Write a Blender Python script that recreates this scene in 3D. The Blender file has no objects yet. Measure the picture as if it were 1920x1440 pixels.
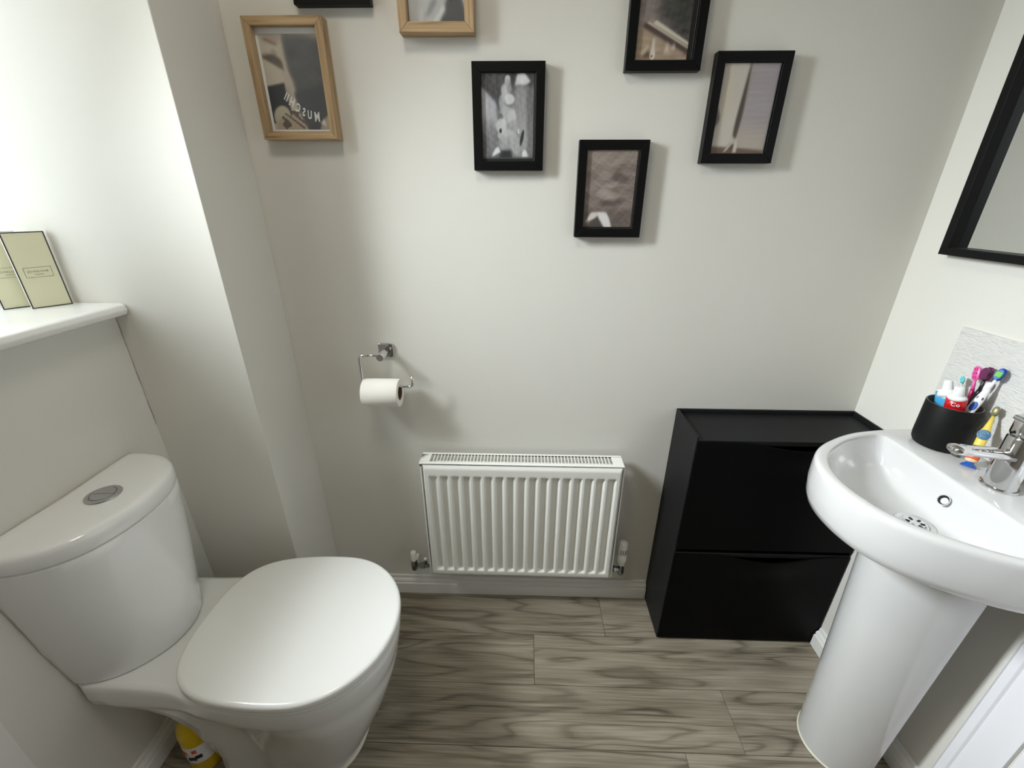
import bpy, bmesh, math, random
import numpy as np
from mathutils import Vector, Matrix, Euler

random.seed(7)
rng = np.random.RandomState(5)
PI = math.pi
scene = bpy.context.scene
COL = scene.collection

# ------------------------------------------------------------------ camera
cam_data = bpy.data.cameras.new('camera')
cam = bpy.data.objects.new('camera', cam_data)
COL.objects.link(cam)
pi_, ya_, ro_ = math.radians(23.6466), math.radians(1.5406), math.radians(0.1735)
fw = Vector((-math.sin(ya_) * math.cos(pi_), math.cos(ya_) * math.cos(pi_), -math.sin(pi_)))
rt = Vector((math.cos(ya_), math.sin(ya_), 0))
up = rt.cross(fw)
r2 = rt * math.cos(ro_) + up * math.sin(ro_)
u2 = -rt * math.sin(ro_) + up * math.cos(ro_)
m = Matrix((r2, u2, -fw)).transposed().to_4x4()
m.translation = Vector((-0.0018, -1.1329, 1.337))
cam.matrix_world = m
cam_data.sensor_fit = 'HORIZONTAL'
cam_data.sensor_width = 36.0
cam_data.lens = 36.0 * 793.44 / 1920.0
cam_data.clip_start = 0.02
scene.camera = cam

# ------------------------------------------------------------------ world, lamps, exposure
world = bpy.data.worlds.new('world')
scene.world = world
world.use_nodes = True
world.node_tree.nodes['Background'].inputs[0].default_value = (0.75, 0.85, 1.0, 1)
world.node_tree.nodes['Background'].inputs[1].default_value = 1.0
WINDOW_STRENGTH = 2.9
FILL_POWER = 4.8
DAYLIGHT = 19.2
scene.view_settings.view_transform = 'Standard'
scene.view_settings.look = 'None'
scene.view_settings.gamma = 1
scene.view_settings.use_curve_mapping = False
scene.view_settings.exposure = 0.0
scene.cycles.max_bounces = 10
scene.cycles.diffuse_bounces = 8
scene.cycles.sample_clamp_indirect = 6


def area_light(name, loc, rot, sx, sy, power, color):
    d = bpy.data.lights.new(name, 'AREA')
    d.shape = 'RECTANGLE'; d.size = sx; d.size_y = sy
    d.energy = power; d.color = color
    o = bpy.data.objects.new(name, d); COL.objects.link(o)
    o.location = loc; o.rotation_euler = rot
    return o


area_light('ceiling_fill_light', (-0.30, -0.85, 2.355), (0, 0, 0), 0.34, 0.34, FILL_POWER, (1.0, 0.93, 0.80))  # added warm fill from above, not a source in view
day = area_light('window_daylight', (-1.185, -0.585, 1.62), (0, math.radians(-90 + 30), 0), 0.84, 0.15, DAYLIGHT, (0.91, 0.975, 1.0))
day.data.spread = math.radians(80)

# ------------------------------------------------------------------ materials
def srgb(r, g, b):
    f = lambda c: (c / 255 / 12.92) if c / 255 <= 0.04045 else ((c / 255 + 0.055) / 1.055) ** 2.4
    return (f(r), f(g), f(b), 1)


def mat(name, color, rough=0.5, metal=0.0, coat=0.0, bump=None, emit=None, trans=0.0, spec=0.5, var=None, sss=0):
    mt = bpy.data.materials.new(name)
    mt.use_nodes = True
    nt = mt.node_tree
    b = nt.nodes['Principled BSDF']
    b.inputs['Base Color'].default_value = color
    b.inputs['Roughness'].default_value = rough
    b.inputs['Metallic'].default_value = metal
    b.inputs['Coat Weight'].default_value = coat
    b.inputs['Coat Roughness'].default_value = 0.06
    b.inputs['Specular IOR Level'].default_value = spec
    b.inputs['Transmission Weight'].default_value = trans
    if emit:
        b.inputs['Emission Color'].default_value = emit[0]
        b.inputs['Emission Strength'].default_value = emit[1]
    if var:   # (scale, amount, second colour)
        tc = nt.nodes.new('ShaderNodeTexCoord')
        n = nt.nodes.new('ShaderNodeTexNoise'); n.inputs['Scale'].default_value = var[0]
        n.inputs['Detail'].default_value = 5
        nt.links.new(tc.outputs['Object'], n.inputs['Vector'])
        mx = nt.nodes.new('ShaderNodeMix'); mx.data_type = 'RGBA'
        mx.inputs[6].default_value = color; mx.inputs[7].default_value = var[2]
        mr = nt.nodes.new('ShaderNodeMapRange')
        mr.inputs[1].default_value = 0.35; mr.inputs[2].default_value = 0.65
        mr.inputs[3].default_value = 0; mr.inputs[4].default_value = var[1]
        nt.links.new(n.outputs['Fac'], mr.inputs[0])
        nt.links.new(mr.outputs[0], mx.inputs[0])
        nt.links.new(mx.outputs[2], b.inputs['Base Color'])
    if bump:  # (scale, strength, distance)
        tc = nt.nodes.new('ShaderNodeTexCoord')
        n = nt.nodes.new('ShaderNodeTexNoise')
        n.inputs['Scale'].default_value = bump[0]; n.inputs['Detail'].default_value = 3
        nt.links.new(tc.outputs['Object'], n.inputs['Vector'])
        bp = nt.nodes.new('ShaderNodeBump')
        bp.inputs['Strength'].default_value = bump[1]; bp.inputs['Distance'].default_value = bump[2]
        nt.links.new(n.outputs['Fac'], bp.inputs['Height'])
        nt.links.new(bp.outputs[0], b.inputs['Normal'])
    return mt


M = {}
M['wall'] = mat('wall_paint', srgb(220, 218, 211), 0.75, bump=(260, 0.25, 0.0006), spec=0.25, var=(3.0, 0.3, srgb(214, 212, 204)))
M['wall_dimmed'] = mat('unseen_wall_dimmed', srgb(140, 134, 124), 0.8, bump=(260, 0.25, 0.0006), spec=0.25)  # unseen wall behind the camera, darkened to cut bounced light
M['ceiling'] = mat('ceiling_paint', srgb(228, 227, 222), 0.8, bump=(200, 0.2, 0.0006))
M['gloss_white'] = mat('gloss_white_woodwork', srgb(232, 231, 227), 0.28, bump=(60, 0.05, 0.0005))
M['sill'] = mat('painted_sill', srgb(238, 238, 236), 0.22, bump=(60, 0.05, 0.0005))
M['ceramic'] = mat('white_ceramic', srgb(240, 241, 240), 0.10, coat=0.5)
M['basin'] = mat('basin_ceramic', srgb(212, 212, 212), 0.08, coat=0.5)
M['lid'] = mat('white_plastic_lid', srgb(244, 245, 243), 0.20, coat=0.2)
M['radiator'] = mat('white_enamel', srgb(236, 236, 230), 0.28)
M['fins'] = mat('grey_fin_metal', srgb(95, 97, 99), 0.5)
M['chrome'] = mat('chrome', (0.72, 0.72, 0.73, 1), 0.07, metal=1.0)
M['satin'] = mat('satin_chrome', (0.55, 0.55, 0.56, 1), 0.3, metal=1.0)
M['dark_chrome'] = mat('dull_nickel', (0.30, 0.31, 0.29, 1), 0.22, metal=1.0)
M['white_plastic'] = mat('white_plastic', srgb(228, 228, 222), 0.35)
M['black_shaded'] = mat('black_plastic_shaded', srgb(9, 10, 10), 0.5, bump=(900, 0.25, 0.0003), spec=0.06)  # cabinet plastic made darker: shade on the window-averted front put into the colour
M['black_plastic'] = mat('black_cabinet_plastic', srgb(22, 23, 24), 0.55, bump=(900, 0.25, 0.0003), spec=0.25, var=(6, 0.4, srgb(28, 29, 30)))
M['black_frame'] = mat('black_frame_foil', srgb(9, 10, 10), 0.42, bump=(300, 0.1, 0.0003), spec=0.2)
M['black_back'] = mat('black_backing', srgb(10, 10, 11), 0.7)
M['mat_white'] = mat('white_mount_card', srgb(232, 236, 236), 0.8)
M['paper'] = mat('tissue_paper', srgb(236, 233, 226), 0.95, bump=(450, 0.4, 0.0006), spec=0.1)
M['card_core'] = mat('cardboard_core', srgb(120, 95, 70), 0.9)
M['cream'] = mat('cream_box_card', srgb(214, 212, 182), 0.5, var=(5, 0.3, srgb(206, 203, 172)))
M['box_black'] = mat('box_edge_black', srgb(52, 48, 52), 0.5)
M['ink'] = mat('grey_ink', srgb(120, 120, 100), 0.6)
M['box_white'] = mat('box_edge_white', srgb(235, 234, 228), 0.5)
M['cup'] = mat('black_tumbler', srgb(15, 16, 16), 0.55, bump=(700, 0.15, 0.0003), spec=0.22)
M['cup_in'] = mat('tumbler_inner_grey', srgb(120, 116, 112), 0.4)
M['tube_white'] = mat('tube_white', srgb(236, 238, 238), 0.3)
M['tube_blue'] = mat('tube_blue', srgb(70, 165, 215), 0.3)
M['tube_green'] = mat('tube_green', srgb(60, 110, 75), 0.3)
M['tube_red'] = mat('tube_red', srgb(190, 22, 34), 0.3)
M['pink'] = mat('pink_plastic', srgb(225, 95, 165), 0.3)
M['magenta'] = mat('magenta_plastic', srgb(175, 25, 100), 0.3)
M['purple'] = mat('purple_plastic', srgb(95, 22, 75), 0.3)
M['near_black'] = mat('near_black_plastic', srgb(28, 20, 28), 0.3)
M['blue'] = mat('blue_plastic', srgb(30, 90, 180), 0.3)
M['navy'] = mat('navy_rubber', srgb(30, 30, 95), 0.4)
M['green'] = mat('green_bristle', srgb(110, 195, 80), 0.6)
M['teal'] = mat('teal_bristle', srgb(95, 195, 200), 0.6)
M['yellow'] = mat('yellow_plastic', srgb(228, 204, 90), 0.3)
M['yellow_dark'] = mat('yellow_bottle', srgb(225, 190, 20), 0.35)
M['olive'] = mat('olive_bristle', srgb(110, 118, 80), 0.7)
M['spiral'] = mat('spiral_blue', srgb(50, 100, 150), 0.35)
M['spiral_line'] = mat('spiral_green', srgb(150, 190, 150), 0.4)
M['orange'] = mat('orange_print', srgb(225, 90, 50), 0.4)
M['skin'] = mat('cream_print', srgb(232, 195, 150), 0.4)
M['seal'] = mat('sealant', srgb(232, 228, 210), 0.4)
M['crack'] = mat('dark_gap', srgb(135, 132, 122), 0.9)
M['hole'] = mat('dark_hole', srgb(35, 35, 36), 0.6)
M['door'] = mat('door_paint', srgb(238, 237, 242), 0.35, bump=(60, 0.05, 0.0005))
M['lens'] = mat('fill_diffuser', srgb(240, 236, 226), 0.5, emit=((1, 0.95, 0.85, 1), 1.2))  # glowing cover of the added fill light
M['mirror'] = mat('mirror_silver', (0.86, 0.88, 0.87, 1), 0.01, metal=1.0)
M['splash'] = mat('textured_splashback', srgb(214, 213, 210), 0.30, bump=(1, 0.0, 0.001))
# ripple texture on the splashback
nt = M['splash'].node_tree
bs = nt.nodes['Principled BSDF']
tc = nt.nodes.new('ShaderNodeTexCoord')
mp = nt.nodes.new('ShaderNodeMapping'); mp.inputs['Scale'].default_value = (60, 45, 130)
vo = nt.nodes.new('ShaderNodeTexNoise'); vo.inputs['Scale'].default_value = 1.0; vo.inputs['Detail'].default_value = 4
vo.inputs['Distortion'].default_value = 1.8
bu = nt.nodes.new('ShaderNodeBump'); bu.inputs['Strength'].default_value = 0.9; bu.inputs['Distance'].default_value = 0.0032
nt.links.new(tc.outputs['Object'], mp.inputs[0]); nt.links.new(mp.outputs[0], vo.inputs['Vector'])
nt.links.new(vo.outputs['Fac'], bu.inputs['Height']); nt.links.new(bu.outputs[0], bs.inputs['Normal'])

# frosted glass that shows the daylight outside
M['frost'] = mat('frosted_lit_glass', (0.8, 0.85, 0.9, 1), 0.5, emit=((0.86, 0.95, 1.0, 1), WINDOW_STRENGTH))

# clear glass over the photographs: thin, glossy at grazing angles
g = bpy.data.materials.new('thin_clear_glass'); g.use_nodes = True
nt = g.node_tree; nt.nodes.clear()
out = nt.nodes.new('ShaderNodeOutputMaterial'); mixs = nt.nodes.new('ShaderNodeMixShader')
tr = nt.nodes.new('ShaderNodeBsdfTransparent'); gl = nt.nodes.new('ShaderNodeBsdfGlossy'); fr = nt.nodes.new('ShaderNodeFresnel')
gl.inputs['Roughness'].default_value = 0.03; fr.inputs['IOR'].default_value = 1.4
geo = nt.nodes.new('ShaderNodeNewGeometry'); inv = nt.nodes.new('ShaderNodeMath'); inv.operation = 'SUBTRACT'; inv.inputs[0].default_value = 1
nt.links.new(geo.outputs['Backfacing'], inv.inputs[1])
ff = nt.nodes.new('ShaderNodeMath'); ff.operation = 'MULTIPLY'; nt.links.new(fr.outputs[0], ff.inputs[0]); nt.links.new(inv.outputs[0], ff.inputs[1])
nt.links.new(ff.outputs[0], mixs.inputs[0]); nt.links.new(tr.outputs[0], mixs.inputs[1]); nt.links.new(gl.outputs[0], mixs.inputs[2])
nt.links.new(mixs.outputs[0], out.inputs[0])
M['glass'] = g

# printed photographs: colour stored on the print's own mesh
pm = bpy.data.materials.new('photo_print'); pm.use_nodes = True
nt = pm.node_tree; at = nt.nodes.new('ShaderNodeVertexColor'); at.layer_name = 'print'
nt.links.new(at.outputs[0], nt.nodes['Principled BSDF'].inputs['Base Color'])
nt.nodes['Principled BSDF'].inputs['Roughness'].default_value = 0.6
M['print'] = pm


def wood_material(name, dark, mid, light, sx, sy, rings, rough, axis='X'):
    mt = bpy.data.materials.new(name); mt.use_nodes = True
    nt = mt.node_tree; b = nt.nodes['Principled BSDF']; N = nt.nodes.new; L = nt.links.new
    b.inputs['Roughness'].default_value = rough
    b.inputs['Specular IOR Level'].default_value = 0.35
    tc = N('ShaderNodeTexCoord'); oi = N('ShaderNodeObjectInfo')
    mul = N('ShaderNodeVectorMath'); mul.operation = 'SCALE'; mul.inputs['Scale'].default_value = 37.0
    comb = N('ShaderNodeCombineXYZ')
    L(oi.outputs['Random'], comb.inputs[0]); L(oi.outputs['Random'], comb.inputs[1]); L(oi.outputs['Random'], comb.inputs[2])
    L(comb.outputs[0], mul.inputs[0])
    add = N('ShaderNodeVectorMath'); add.operation = 'ADD'
    L(tc.outputs['Object'], add.inputs[0]); L(mul.outputs[0], add.inputs[1])
    mp = N('ShaderNodeMapping')
    mp.inputs['Scale'].default_value = (sx, sy, sy) if axis == 'X' else (sy, sy, sx)
    L(add.outputs[0], mp.inputs[0])
    n1 = N('ShaderNodeTexNoise'); n1.inputs['Scale'].default_value = 1; n1.inputs['Detail'].default_value = 2.5
    n1.inputs['Roughness'].default_value = 0.45; n1.inputs['Distortion'].default_value = 0.25
    L(mp.outputs[0], n1.inputs['Vector'])
    mm = N('ShaderNodeMath'); mm.operation = 'MULTIPLY'; mm.inputs[1].default_value = rings
    L(n1.outputs['Fac'], mm.inputs[0])
    fr = N('ShaderNodeMath'); fr.operation = 'FRACT'; L(mm.outputs[0], fr.inputs[0])
    rp = N('ShaderNodeValToRGB'); e = rp.color_ramp.elements
    e[0].position = 0; e[0].color = (0.25, 0.25, 0.25, 1); e[1].position = 1; e[1].color = (0.12, 0.12, 0.12, 1)
    for p, v in ((0.12, 0.50), (0.45, 0.62), (0.72, 0.52), (0.90, 0.10)):
        k = e.new(p); k.color = (v, v, v, 1)
    L(fr.outputs[0], rp.inputs[0])
    mp2 = N('ShaderNodeMapping')
    mp2.inputs['Scale'].default_value = (6, 260, 260) if axis == 'X' else (260, 260, 6)
    L(add.outputs[0], mp2.inputs[0])
    n2 = N('ShaderNodeTexNoise'); n2.inputs['Scale'].default_value = 1; n2.inputs['Detail'].default_value = 4
    L(mp2.outputs[0], n2.inputs['Vector'])
    n3 = N('ShaderNodeTexNoise'); n3.inputs['Scale'].default_value = 1.3; n3.inputs['Detail'].default_value = 2
    mp3 = N('ShaderNodeMapping'); mp3.inputs['Scale'].default_value = (2.2, 14, 14) if axis == 'X' else (14, 14, 2.2)
    L(add.outputs[0], mp3.inputs[0]); L(mp3.outputs[0], n3.inputs['Vector'])
    a1 = N('ShaderNodeMath'); a1.operation = 'MULTIPLY_ADD'; a1.inputs[1].default_value = 0.50
    L(rp.outputs[0], a1.inputs[0])
    a2 = N('ShaderNodeMath'); a2.operation = 'MULTIPLY_ADD'; a2.inputs[1].default_value = 0.75; a2.inputs[2].default_value = -0.20
    L(n2.outputs['Fac'], a2.inputs[0])
    a3 = N('ShaderNodeMath'); a3.operation = 'MULTIPLY_ADD'; a3.inputs[1].default_value = 0.55; a3.inputs[2].default_value = -0.10
    L(n3.outputs['Fac'], a3.inputs[0])
    s = N('ShaderNodeMath'); s.operation = 'ADD'; L(a2.outputs[0], s.inputs[0]); L(a3.outputs[0], s.inputs[1])
    L(s.outputs[0], a1.inputs[2])
    cr = N('ShaderNodeValToRGB'); e = cr.color_ramp.elements
    e[0].position = 0.2; e[0].color = dark; e[1].position = 0.85; e[1].color = light
    k = e.new(0.52); k.color = mid
    L(a1.outputs[0], cr.inputs[0])
    hv = N('ShaderNodeHueSaturation'); rv = N('ShaderNodeMapRange')
    rv.inputs[3].default_value = 0.93; rv.inputs[4].default_value = 1.07
    L(oi.outputs['Random'], rv.inputs[0]); L(rv.outputs[0], hv.inputs['Value']); L(cr.outputs[0], hv.inputs['Color'])
    L(hv.outputs[0], b.inputs['Base Color'])
    bp = N('ShaderNodeBump'); bp.inputs['Strength'].default_value = 0.25; bp.inputs['Distance'].default_value = 0.0006
    L(a1.outputs[0], bp.inputs['Height']); L(bp.outputs[0], b.inputs['Normal'])
    return mt


M['floor'] = wood_material('grey_brown_wood_floor', srgb(84, 77, 66), srgb(132, 123, 107), srgb(168, 160, 143), 1.5, 11, 9, 0.42)
M['oak_x'] = wood_material('light_oak_across', srgb(122, 98, 68), srgb(170, 142, 106), srgb(192, 166, 130), 3, 60, 5, 0.5, 'X')
M['oak_z'] = wood_material('light_oak_upright', srgb(122, 98, 68), srgb(170, 142, 106), srgb(192, 166, 130), 3, 60, 5, 0.5, 'Z')

# ------------------------------------------------------------------ builders
def link_mesh(name, bm, mt, parent=None, smooth=False, bevel=0, subsurf=0, segs=2):
    me = bpy.data.meshes.new(name)
    bmesh.ops.recalc_face_normals(bm, faces=bm.faces)
    bm.to_mesh(me); bm.free()
    me.materials.append(M[mt] if isinstance(mt, str) else mt)
    if smooth:
        me.polygons.foreach_set('use_smooth', [True] * len(me.polygons))
    o = bpy.data.objects.new(name, me); COL.objects.link(o)
    if parent: o.parent = parent
    if bevel:
        b = o.modifiers.new('bevel', 'BEVEL'); b.width = bevel; b.segments = segs; b.limit_method = 'ANGLE'
        b.angle_limit = math.radians(35)
        me.polygons.foreach_set('use_smooth', [True] * len(me.polygons))
        wn = o.modifiers.new('wn', 'WEIGHTED_NORMAL'); wn.keep_sharp = True
    if subsurf:
        s = o.modifiers.new('sub', 'SUBSURF'); s.levels = subsurf; s.render_levels = subsurf
    return o


def thing(name, label, cat, loc=(0, 0, 0), rotz=0, group=None, rot=None):
    o = bpy.data.objects.new(name, None); COL.objects.link(o)
    o.empty_display_size = 0.03
    o.location = loc; o.rotation_euler = rot if rot else (0, 0, rotz)
    tag(o, label, cat, group)
    return o


def tag(o, label, cat, group=None):
    o['label'] = label; o['category'] = cat
    if group: o['group'] = group
    return o


def struct(o):
    o['kind'] = 'structure'
    return o


def add_box(bm, x0, x1, y0, y1, z0, z1):
    v = [bm.verts.new(p) for p in ((x0, y0, z0), (x1, y0, z0), (x1, y1, z0), (x0, y1, z0), (x0, y0, z1), (x1, y0, z1), (x1, y1, z1), (x0, y1, z1))]
    for f in ((0, 3, 2, 1), (4, 5, 6, 7), (0, 1, 5, 4), (1, 2, 6, 5), (2, 3, 7, 6), (3, 0, 4, 7)):
        bm.faces.new([v[i] for i in f])
    return v


def box(name, b, mt, parent=None, bevel=0, segs=2):
    bm = bmesh.new(); add_box(bm, *b)
    return link_mesh(name, bm, mt, parent, bevel=bevel, segs=segs)


def add_prism(bm, pts, a0, a1, axis):
    """extrude a closed 2D profile along an axis ('x','y','z')"""
    def P(p, a):
        return {'x': (a, p[0], p[1]), 'y': (p[0], a, p[1]), 'z': (p[0], p[1], a)}[axis]
    A = [bm.verts.new(P(p, a0)) for p in pts]; B = [bm.verts.new(P(p, a1)) for p in pts]
    n = len(pts)
    bm.faces.new(A[::-1]); bm.faces.new(B)
    for i in range(n):
        bm.faces.new((A[i], A[(i + 1) % n], B[(i + 1) % n], B[i]))


def add_rings(bm, rings, cap0=True, cap1=True):
    VS = [[bm.verts.new(p) for p in r] for r in rings]
    n = len(rings[0])
    for a, b in zip(VS, VS[1:]):
        for i in range(n):
            bm.faces.new((a[i], a[(i + 1) % n], b[(i + 1) % n], b[i]))
    if cap0: bm.faces.new(VS[0][::-1])
    if cap1: bm.faces.new(VS[-1])
    return VS


def add_tube(bm, path, radius, seg=12, cap=True, squash=None):
    """tube along a path of points; radius number or list; squash=(ry factor along local up)"""
    path = [Vector(p) for p in path]
    rings = []
    up0 = Vector((0, 0, 1))
    for i, p in enumerate(path):
        t = (path[min(i + 1, len(path) - 1)] - path[max(i - 1, 0)]).normalized()
        ref = up0 if abs(t.dot(up0)) < 0.95 else Vector((0, 1, 0))
        s = t.cross(ref).normalized(); u = s.cross(t).normalized()
        r = radius[i] if isinstance(radius, (list, tuple)) else radius
        q = squash or 1.0
        rings.append([p + s * math.cos(2 * PI * k / seg) * r + u * math.sin(2 * PI * k / seg) * r * q for k in range(seg)])
    add_rings(bm, rings, cap, cap)


def tube(name, path, radius, mt, parent=None, seg=12, squash=None):
    bm = bmesh.new(); add_tube(bm, path, radius, seg, True, squash)
    return link_mesh(name, bm, mt, parent, smooth=True)


def lathe(name, prof, mt, parent=None, loc=(0, 0, 0), axis='z', seg=32, closed=False, bevel=0, caps=True):
    """prof = [(r, h)...]; spun about an axis through loc"""
    bm = bmesh.new()
    rings = []
    for r, h in prof:
        ring = []
        for k in range(seg):
            a = 2 * PI * k / seg
            c, s = math.cos(a) * r, math.sin(a) * r
            p = {'z': (c, s, h), 'x': (h, c, s), 'y': (c, h, s)}[axis]
            ring.append(Vector(p) + Vector(loc))
        rings.append(ring)
    if closed: rings.append(rings[0])
    if closed:
        VS = [[bm.verts.new(p) for p in r] for r in rings[:-1]]
        VS.append(VS[0])
        for a, b in zip(VS, VS[1:]):
            for i in range(seg):
                bm.faces.new((a[i], a[(i + 1) % seg], b[(i + 1) % seg], b[i]))
    else:
        add_rings(bm, rings, caps and prof[0][0] > 1e-6, caps and prof[-1][0] > 1e-6)
    o = link_mesh(name, bm, mt, parent, smooth=True)
    md = o.modifiers.new('es', 'EDGE_SPLIT'); md.split_angle = math.radians(38)
    return o


def catmull(pts, n=8):
    P = [Vector((p[0], p[1])) for p in pts]
    out = []
    for i in range(len(P) - 1):
        p0 = P[i - 1] if i > 0 else P[i] * 2 - P[i + 1]
        p1, p2 = P[i], P[i + 1]
        p3 = P[i + 2] if i + 2 < len(P) else P[i + 1] * 2 - P[i]
        for k in range(n):
            t = k / n
            out.append(0.5 * ((2 * p1) + (-p0 + p2) * t + (2 * p0 - 5 * p1 + 4 * p2 - p3) * t * t + (-p0 + 3 * p1 - 3 * p2 + p3) * t ** 3))
    out.append(P[-1])
    return out


def outline(half, N=96, cy=0.0, off=0.0, c=None):
    """closed outline, symmetric about y=cy, from half profile (x, v) back -> front (front v = 0);
    sampled at equal angles so that every outline with the same N matches up"""
    full = half[:-1] + [half[-1]] + [(x, -v) for x, v in reversed(half[:-1])]
    if half[0][1] < 1e-6:      # closed oval: wrap for smoothness
        ext = [full[-2]] + full + [full[1]] if False else full
        sm = catmull([full[-2]] + full + [full[1]], 8)[8:-8]
    else:
        sm = catmull(full, 8)
    poly = [(p.x, p.y) for p in sm]
    cx = c if c is not None else 0.5 * (min(p[0] for p in poly) + max(p[0] for p in poly))
    res = []
    for k in range(N):
        a = 2 * PI * (k + 0.5) / N
        dx, dy = math.cos(a), math.sin(a)
        best = 0
        for i in range(len(poly)):
            ax, ay = poly[i][0] - cx, poly[i][1]
            bx, by = poly[(i + 1) % len(poly)][0] - cx, poly[(i + 1) % len(poly)][1]
            ex, ey = bx - ax, by - ay
            den = dx * ey - dy * ex
            if abs(den) < 1e-12: continue
            t = (ax * ey - ay * ex) / den
            s = (ax * dy - ay * dx) / den
            if t > 0 and -1e-6 <= s <= 1 + 1e-6 and t > best: best = t
        best = max(best - off, 0.001)
        res.append((cx + dx * best, cy + dy * best))
    return res


def ring(ol, z):
    return [Vector((x, y, z)) for x, y in ol]


# ------------------------------------------------------------------ room shell
XW, XR, XB, DB = -0.933, 0.973, -0.6605, -0.212      # left wall, right wall, boxed-in corner
YN, ZC = -1.62, 2.40
SILL_Z, WIN_TOP, WY0 = 1.12, 2.12, -0.71
WX = -1.20                                            # outer face of the window recess

floor = struct(box('floor', (XW - .3, XR + .15, YN - .1, 0.12, -0.06, -0.0085), 'black_back'))
# planks: four rows seen, more behind the camera
rows = [0.02, -0.169, -0.3287, -0.4884, -0.6481, -0.8078, -0.9675, -1.1272, -1.2869, -1.4466, -1.62]
joints = [[0.2866], [0.0473], [0.5991, -0.622], [0.02 + 0.42], [-0.35], [0.3], [-0.1], [0.66, -0.56], [0.2], [-0.3]]
def plank(x0, x1, y0, y1):
    bm = bmesh.new()
    g_ = 0.0005
    cx, cy = (x0 + x1) / 2, (y0 + y1) / 2
    hx, hy = (x1 - x0) / 2 - g_, (y1 - y0) / 2 - g_
    add_box(bm, -hx, hx, -hy, hy, -0.008, 0.0)
    o = link_mesh('plank', bm, 'floor', None, bevel=0.0006, segs=1)
    o.location = (cx, cy, 0); o.parent = floor
for i in range(len(rows) - 1):
    xs = sorted([XW - .02] + joints[i] + [XR + .02])
    for a, b in zip(xs, xs[1:]):
        plank(a, b, rows[i + 1], rows[i])

struct(box('ceiling', (XW - .3, XR + .15, YN - .1, 0.12, ZC, ZC + .06), 'ceiling'))
struct(box('wall_back', (XW - .3, XR + .15, 0.0, 0.12, 0, ZC), 'wall'))
struct(box('wall_right', (XR, XR + .12, YN, 0.0, 0, ZC), 'wall'))
struct(box('wall_front', (XW - .3, XR + .15, YN - .1, YN, 0, ZC), 'wall_dimmed'))
bm = bmesh.new()
add_box(bm, XW - .3, XW, WY0, DB, 0, SILL_Z - 0.028)
add_box(bm, XW - .3, XW, WY0, DB, WIN_TOP, ZC)
struct(link_mesh('wall_left', bm, 'wall'))
# boxed-in column in the far left corner; its front face runs on into the window recess
struct(box('wall_column', (XW - .3, XB, DB, 0.0, 0, ZC), 'wall', bevel=0.002))
# shallow pier on the near side of the window
struct(box('wall_pier', (XW - .3, XW + 0.014, YN, WY0, 0, ZC), 'gloss_white', bevel=0.003))

# window board with bullnose
bm = bmesh.new()
prof = [(-1.165, SILL_Z), (-1.165, SILL_Z - .028), (-0.908, SILL_Z - .028), (-0.899, SILL_Z - .024), (-0.8955, SILL_Z - .014), (-0.899, SILL_Z - .004), (-0.908, SILL_Z)]
add_prism(bm, prof, WY0 + 0.001, DB - 0.001, 'y')
o = link_mesh('trim_1', bm, 'sill', bevel=0.0025)
o['kind'] = 'structure'

# window frame and frosted panes
win = struct(box('window_1', (WX - .03, WX - .012, WY0, DB, SILL_Z, WIN_TOP), 'gloss_white'))
bm = bmesh.new()
add_box(bm, WX - .012, WX + .035, WY0, WY0 + .05, SILL_Z, WIN_TOP)
add_box(bm, WX - .012, WX + .035, DB - .05, DB, SILL_Z, WIN_TOP)
add_box(bm, WX - .012, WX + .035, WY0 + .05, DB - .05, SILL_Z, SILL_Z + .05)
add_box(bm, WX - .012, WX + .035, WY0 + .05, DB - .05, WIN_TOP - .05, WIN_TOP)
add_box(bm, WX - .012, WX + .030, WY0 + .05, DB - .05, 1.74, 1.78)
link_mesh('window_frame', bm, 'gloss_white', win, bevel=0.003)
box('pane', (WX - .011, WX + .004, WY0 + .05, DB - .05, SILL_Z + .05, 1.74), 'frost', win)
box('pane', (WX - .011, WX + .004, WY0 + .05, DB - .05, 1.78, WIN_TOP - .05), 'frost', win)

# skirting boards
def skirt_profile(d):
    # (distance from wall, height)
    return [(0, 0), (.0180, 0), (.0180, .043), (.0165, .0455), (.0125, .047), (.0125, .0495), (.0150, .052), (.0140, .057), (.0095, .062), (.0070, .063), (.0070, .0725), (.0055, .0745), (0, .075)]
def skirting(name, x0, x1, y0, y1, axis, wall, sgn):
    bm = bmesh.new()
    pts = [(wall + sgn * d, h) for d, h in skirt_profile(0)]
    if axis == 'x': add_prism(bm, pts, x0, x1, 'x')
    else: add_prism(bm, pts, y0, y1, 'y')
    return struct(link_mesh(name, bm, 'gloss_white', bevel=0.0006, segs=1))
skirting('baseboard_back', XB, 0.4545, 0, 0, 'x', 0.0, -1)
skirting('baseboard_left', 0, 0, WY0, DB, 'y', XW, 1)
skirting('baseboard_right', 0, 0, -0.562, -0.172, 'y', XR, -1)
skirting('baseboard_column', XW + .018, XB + .0175, 0, 0, 'x', DB, -1)
skirting('baseboard_return', 0, 0, DB - .0175, -0.0175, 'y', XB, 1)

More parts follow.
